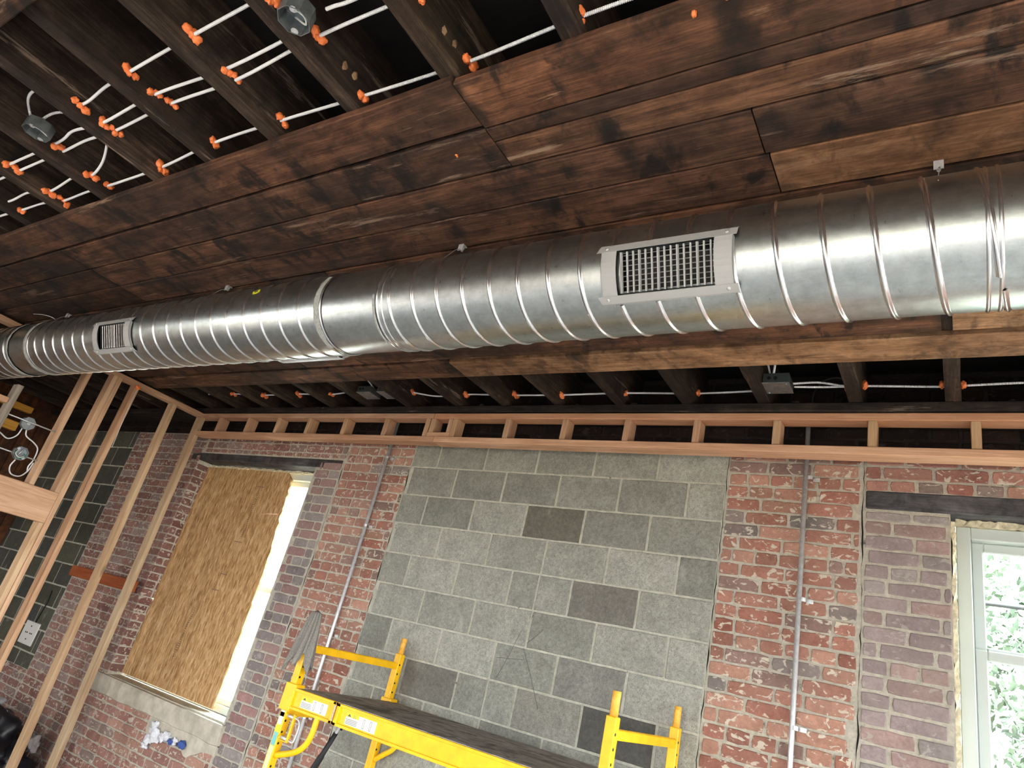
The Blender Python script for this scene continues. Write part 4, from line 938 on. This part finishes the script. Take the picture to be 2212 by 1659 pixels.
def decal(x0, x1, z0, z1, parent, split):
    y = oy + .0115; d = G().box(x0, x1, y - .0006, y, z0, z1).build('decal', WHITE, parent); h = z1 - z0; w = x1 - x0
    G().box(x0, x0 + w * .42, y - .0010, y - .0004, z1 - h * .33, z1).build('decal_header', YSTK, d)
    g = G()
    for i in range(4): g.box(x0 + w * .03, x0 + w * .40, y - .0012, y - .0006, z0 + h * (.10 + .12 * i), z0 + h * (.14 + .12 * i))
    for i in range(3): g.box(x0 + w * .22, x0 + w * .34, y - .0016, y - .0010, z1 - h * (.10 + .09 * i), z1 - h * (.07 + .09 * i))
    t = (x0 + w * .05, x0 + w * .17); g.add([(t[0], y - .0016, z1 - h * .28), (t[1], y - .0016, z1 - h * .28), ((t[0] + t[1]) / 2, y - .0016, z1 - h * .04)], [(0, 1, 2)])
    for f in split:
        g.box(x0 + w * f, x0 + w * f + .0012, y - .0012, y - .0006, z0 + h * .12, z1 - h * .12); g.box(x0 + w * f + .009, x0 + w * f + .0102, y - .0012, y - .0006, z0 + h * .12, z1 - h * .12)
        g.box(x0 + w * f, x0 + w * f + .0102, y - .0012, y - .0006, z0 + h * .12, z0 + h * .16); g.box(x0 + w * f, x0 + w * f + .0102, y - .0012, y - .0006, z1 - h * .16, z1 - h * .12)
    g.build('decal_print', INK, d)
decal(-2.735, -2.55, -.392, -.342, r1, (.50, .78)); decal(-2.42, -2.225, -.394, -.344, r2, (.58, .80))
yb_ = YN - S
def pl_(z0, z1, m, nm): return G().box(XA - .014, XA + .014, yb_ - .0012, yb_ + .0002, z0, z1).build(nm, m, pNL)
pl_(-.492, -.428, WHITE, 'post_label'); pl_(-.455, -.436, INK, 'post_label_mark'); pl_(-.525, -.494, YSTK, 'post_warning'); pl_(-.585, -.527, TEAL, 'post_label_teal'); pl_(-.70, -.588, BEIGE, 'post_label_faded')

# towel over the near left post
g = G(); cx, cy, zt = XA - .012, YN, .052; n = 96; rows = 34; vs = []
for i in range(rows + 1):
    t = i / rows
    for k in range(n):
        a = 2 * pi * k / n
        base = .021 + .040 * t ** .7
        fold = 1 + (.30 * t ** .5) * sin(5 * a + 1.2 * t + .6) + .12 * sin(11 * a + 3 * t)
        r = base * fold; tip = .5 + .5 * sin(5 * a + 1.2 + .6)
        ln = .215 + .075 * tip + .02 * sin(2 * a + 1)
        z = zt - (ln * t if t > .08 else ln * t); sx = 1.0; sy = .72
        if i == 0: r = .001
        vs.append((cx + r * cos(a) * sx - .004 * t, cy + r * sin(a) * sy * 1.15 - .006 * t, z + (.0 if i else .004)))
g.add(vs, [(i * n + k, i * n + (k + 1) % n, (i + 1) * n + (k + 1) % n, (i + 1) * n + k) for i in range(rows) for k in range(n)], None, True)
tw = tag(g.build('towel', TOWEL), 'grey terry towel draped over the near left scaffold post', 'towel')
so = tw.modifiers.new('thickness', 'SOLIDIFY'); so.thickness = .004; so.offset = 1

# leaning pole
po = empty('extension_pole', (-2.93, 3.05, Z0)); tag(po, 'black-gripped pole leaning behind the scaffold rail', 'pole')
d0, d1 = Vector((-2.745, 2.98, -.38)), Vector((-3.18, 3.20, Z0 + .02))
pp = lambda t: d0.lerp(d1, t)
d0b = Vector((-2.77, 2.98, -.43)); 
def ptp(t): return Vector((-2.745, 3.0, -.40)).lerp(Vector((-3.32, 3.0, Z0)), t)
G().tube([ptp(-.02), ptp(1)], .008, 12).build('shaft', CHROME, po)
G().tube([ptp(.075), ptp(.16), ptp(.17), ptp(.33), ptp(.335)], [.0125, .0135, .017, .018, .014], 14).build('grip', BLACK, po)
G().tube([ptp(-.02) + Vector((.012, .008, 0)), ptp(.06) + Vector((.012, .008, 0))], .007, 10).build('clip', BLACK, po)

# bag and cloth in the corner behind the studs
g = G(); lump(g, (-6.55, 3.10, -1.50), .30, 3, (1.15, .85, .95), .7, 20); lump(g, (-6.2, 3.22, -1.58), .2, 8, (1, .7, .95), .7, 16)
tag(g.build('rubbish_bag', BAGM), 'bulging black rubbish bag behind the studs in the bottom left corner', 'bag')
g = G(); lump(g, (-6.62, 3.06, -1.215), .11, 5, (1.4, .9, .62), .9, 16); tag(g.build('pale_rag', CLOTHW), 'pale rag lying on the black rubbish bag', 'rag')
g = G(); lump(g, (-6.17, 3.30, -1.36), .075, 9, (1.2, .6, .8), 1.0, 14); tag(g.build('grey_rag', plain('grey_cloth', (.30, .27, .26), .95)), 'greyish rag beside the bag against the brick', 'rag')

# ------------------------------------------------------------------ outdoors
struct(G().box(-40, 40, -50, 60, Z0 - 1.3, Z0 - 1.2).build('ground', GRASS))
def tree(x, y, h, r, seed, label, nl=3600):
    e = empty('tree', (x, y, Z0 - 1.2)); tag(e, label, 'tree', 'trees outside the right window')
    zb = Z0 - 1.2; G().tube([(x, y, zb), (x + .1, y, zb + h * .35), (x, y + .1, zb + h * .75)], [.18, .14, .06], 10).build('trunk', BARK, e)
    rn = random.Random(seed); vs = []; fs = []
    cl = [(x + rn.uniform(-r, r) * .7, y + rn.uniform(-r, r) * .6, zb + h * rn.uniform(.3, .95), r * rn.uniform(.35, .6)) for _ in range(20)]
    for i in range(nl):
        c = rn.choice(cl); d = Vector((rn.gauss(0, 1), rn.gauss(0, 1), rn.gauss(0, 1))).normalized() * c[3] * rn.uniform(.6, 1.05); p = Vector(c[:3]) + d
        u = Vector((rn.uniform(-1, 1), rn.uniform(-1, 1), rn.uniform(-1, 1))).normalized(); v = u.orthogonal().normalized(); s = rn.uniform(.045, .09); o = len(vs)
        vs += [p - u * s, p + v * s * .5, p + u * s, p - v * s * .5]; fs.append((o, o + 1, o + 2, o + 3))
    G().add(vs, fs).build('foliage', LEAF, e)
tree(2.1, 10.5, 5.8, 2.6, 1, 'leafy green tree filling the upper pane of the right window', 22000)
tree(-3.4, 11.5, 5.6, 1.9, 2, 'leafy green tree behind the left jamb of the right window')
for i, (x, y) in enumerate(((-5.4, -9.5), (-1.2, -9.0), (3.2, -9.6))): tree(x, y, 5.0, 1.6, 30 + i, 'unseen tree added outside the rear windows to tone their reflection, %s' % ('left', 'middle', 'right')[i])  # unseen trees added to dim and green the reflection on the duct
tree(6.4, 12.5, 6.5, 1.8, 3, 'leafy green tree farther right outside the right window')
h = empty('house', (.8, 17, Z0 - 1.2)); tag(h, 'pale blue-grey house outside seen through the lower pane', 'building')
G().box(-2.5, 5.5, 16, 20, Z0 - 1.2, Z0 + 2.0).build('house_wall', SIDING, h)
G().add([(-2.8, 15.8, Z0 + 2.0), (5.8, 15.8, Z0 + 2.0), (5.8, 20.2, Z0 + 2.0), (-2.8, 20.2, Z0 + 2.0), (-2.8, 18, Z0 + 3.3), (5.8, 18, Z0 + 3.3)], [(0, 1, 5, 4), (3, 4, 5, 2), (0, 4, 3), (1, 2, 5), (0, 3, 2, 1)]).build('roof', plain('roof_grey', (.2, .2, .22), .9), h)
h = empty('house', (-16, 11, Z0 - 1.2)); tag(h, 'white block added outside to brighten the sliver past the strand board', 'building')
G().box(-24, -8, 9.5, 14, Z0 - 1.2, 1.9).build('house_wall', WBACK, h)  # sunlit white box added so the window sliver looks bright
tag(G().tube([(-6, 6.6, 1.34), (8, 6.6, 1.34)], .02, 8).build('utility_line', BLACK), 'thin utility line crossing the view in the right window', 'cable')

# ------------------------------------------------------------------ lift everything to stand on the floor at z = 0
for o in COL.objects:
    if o.parent is None and o.type in ('MESH', 'EMPTY'): o.location.z += UP
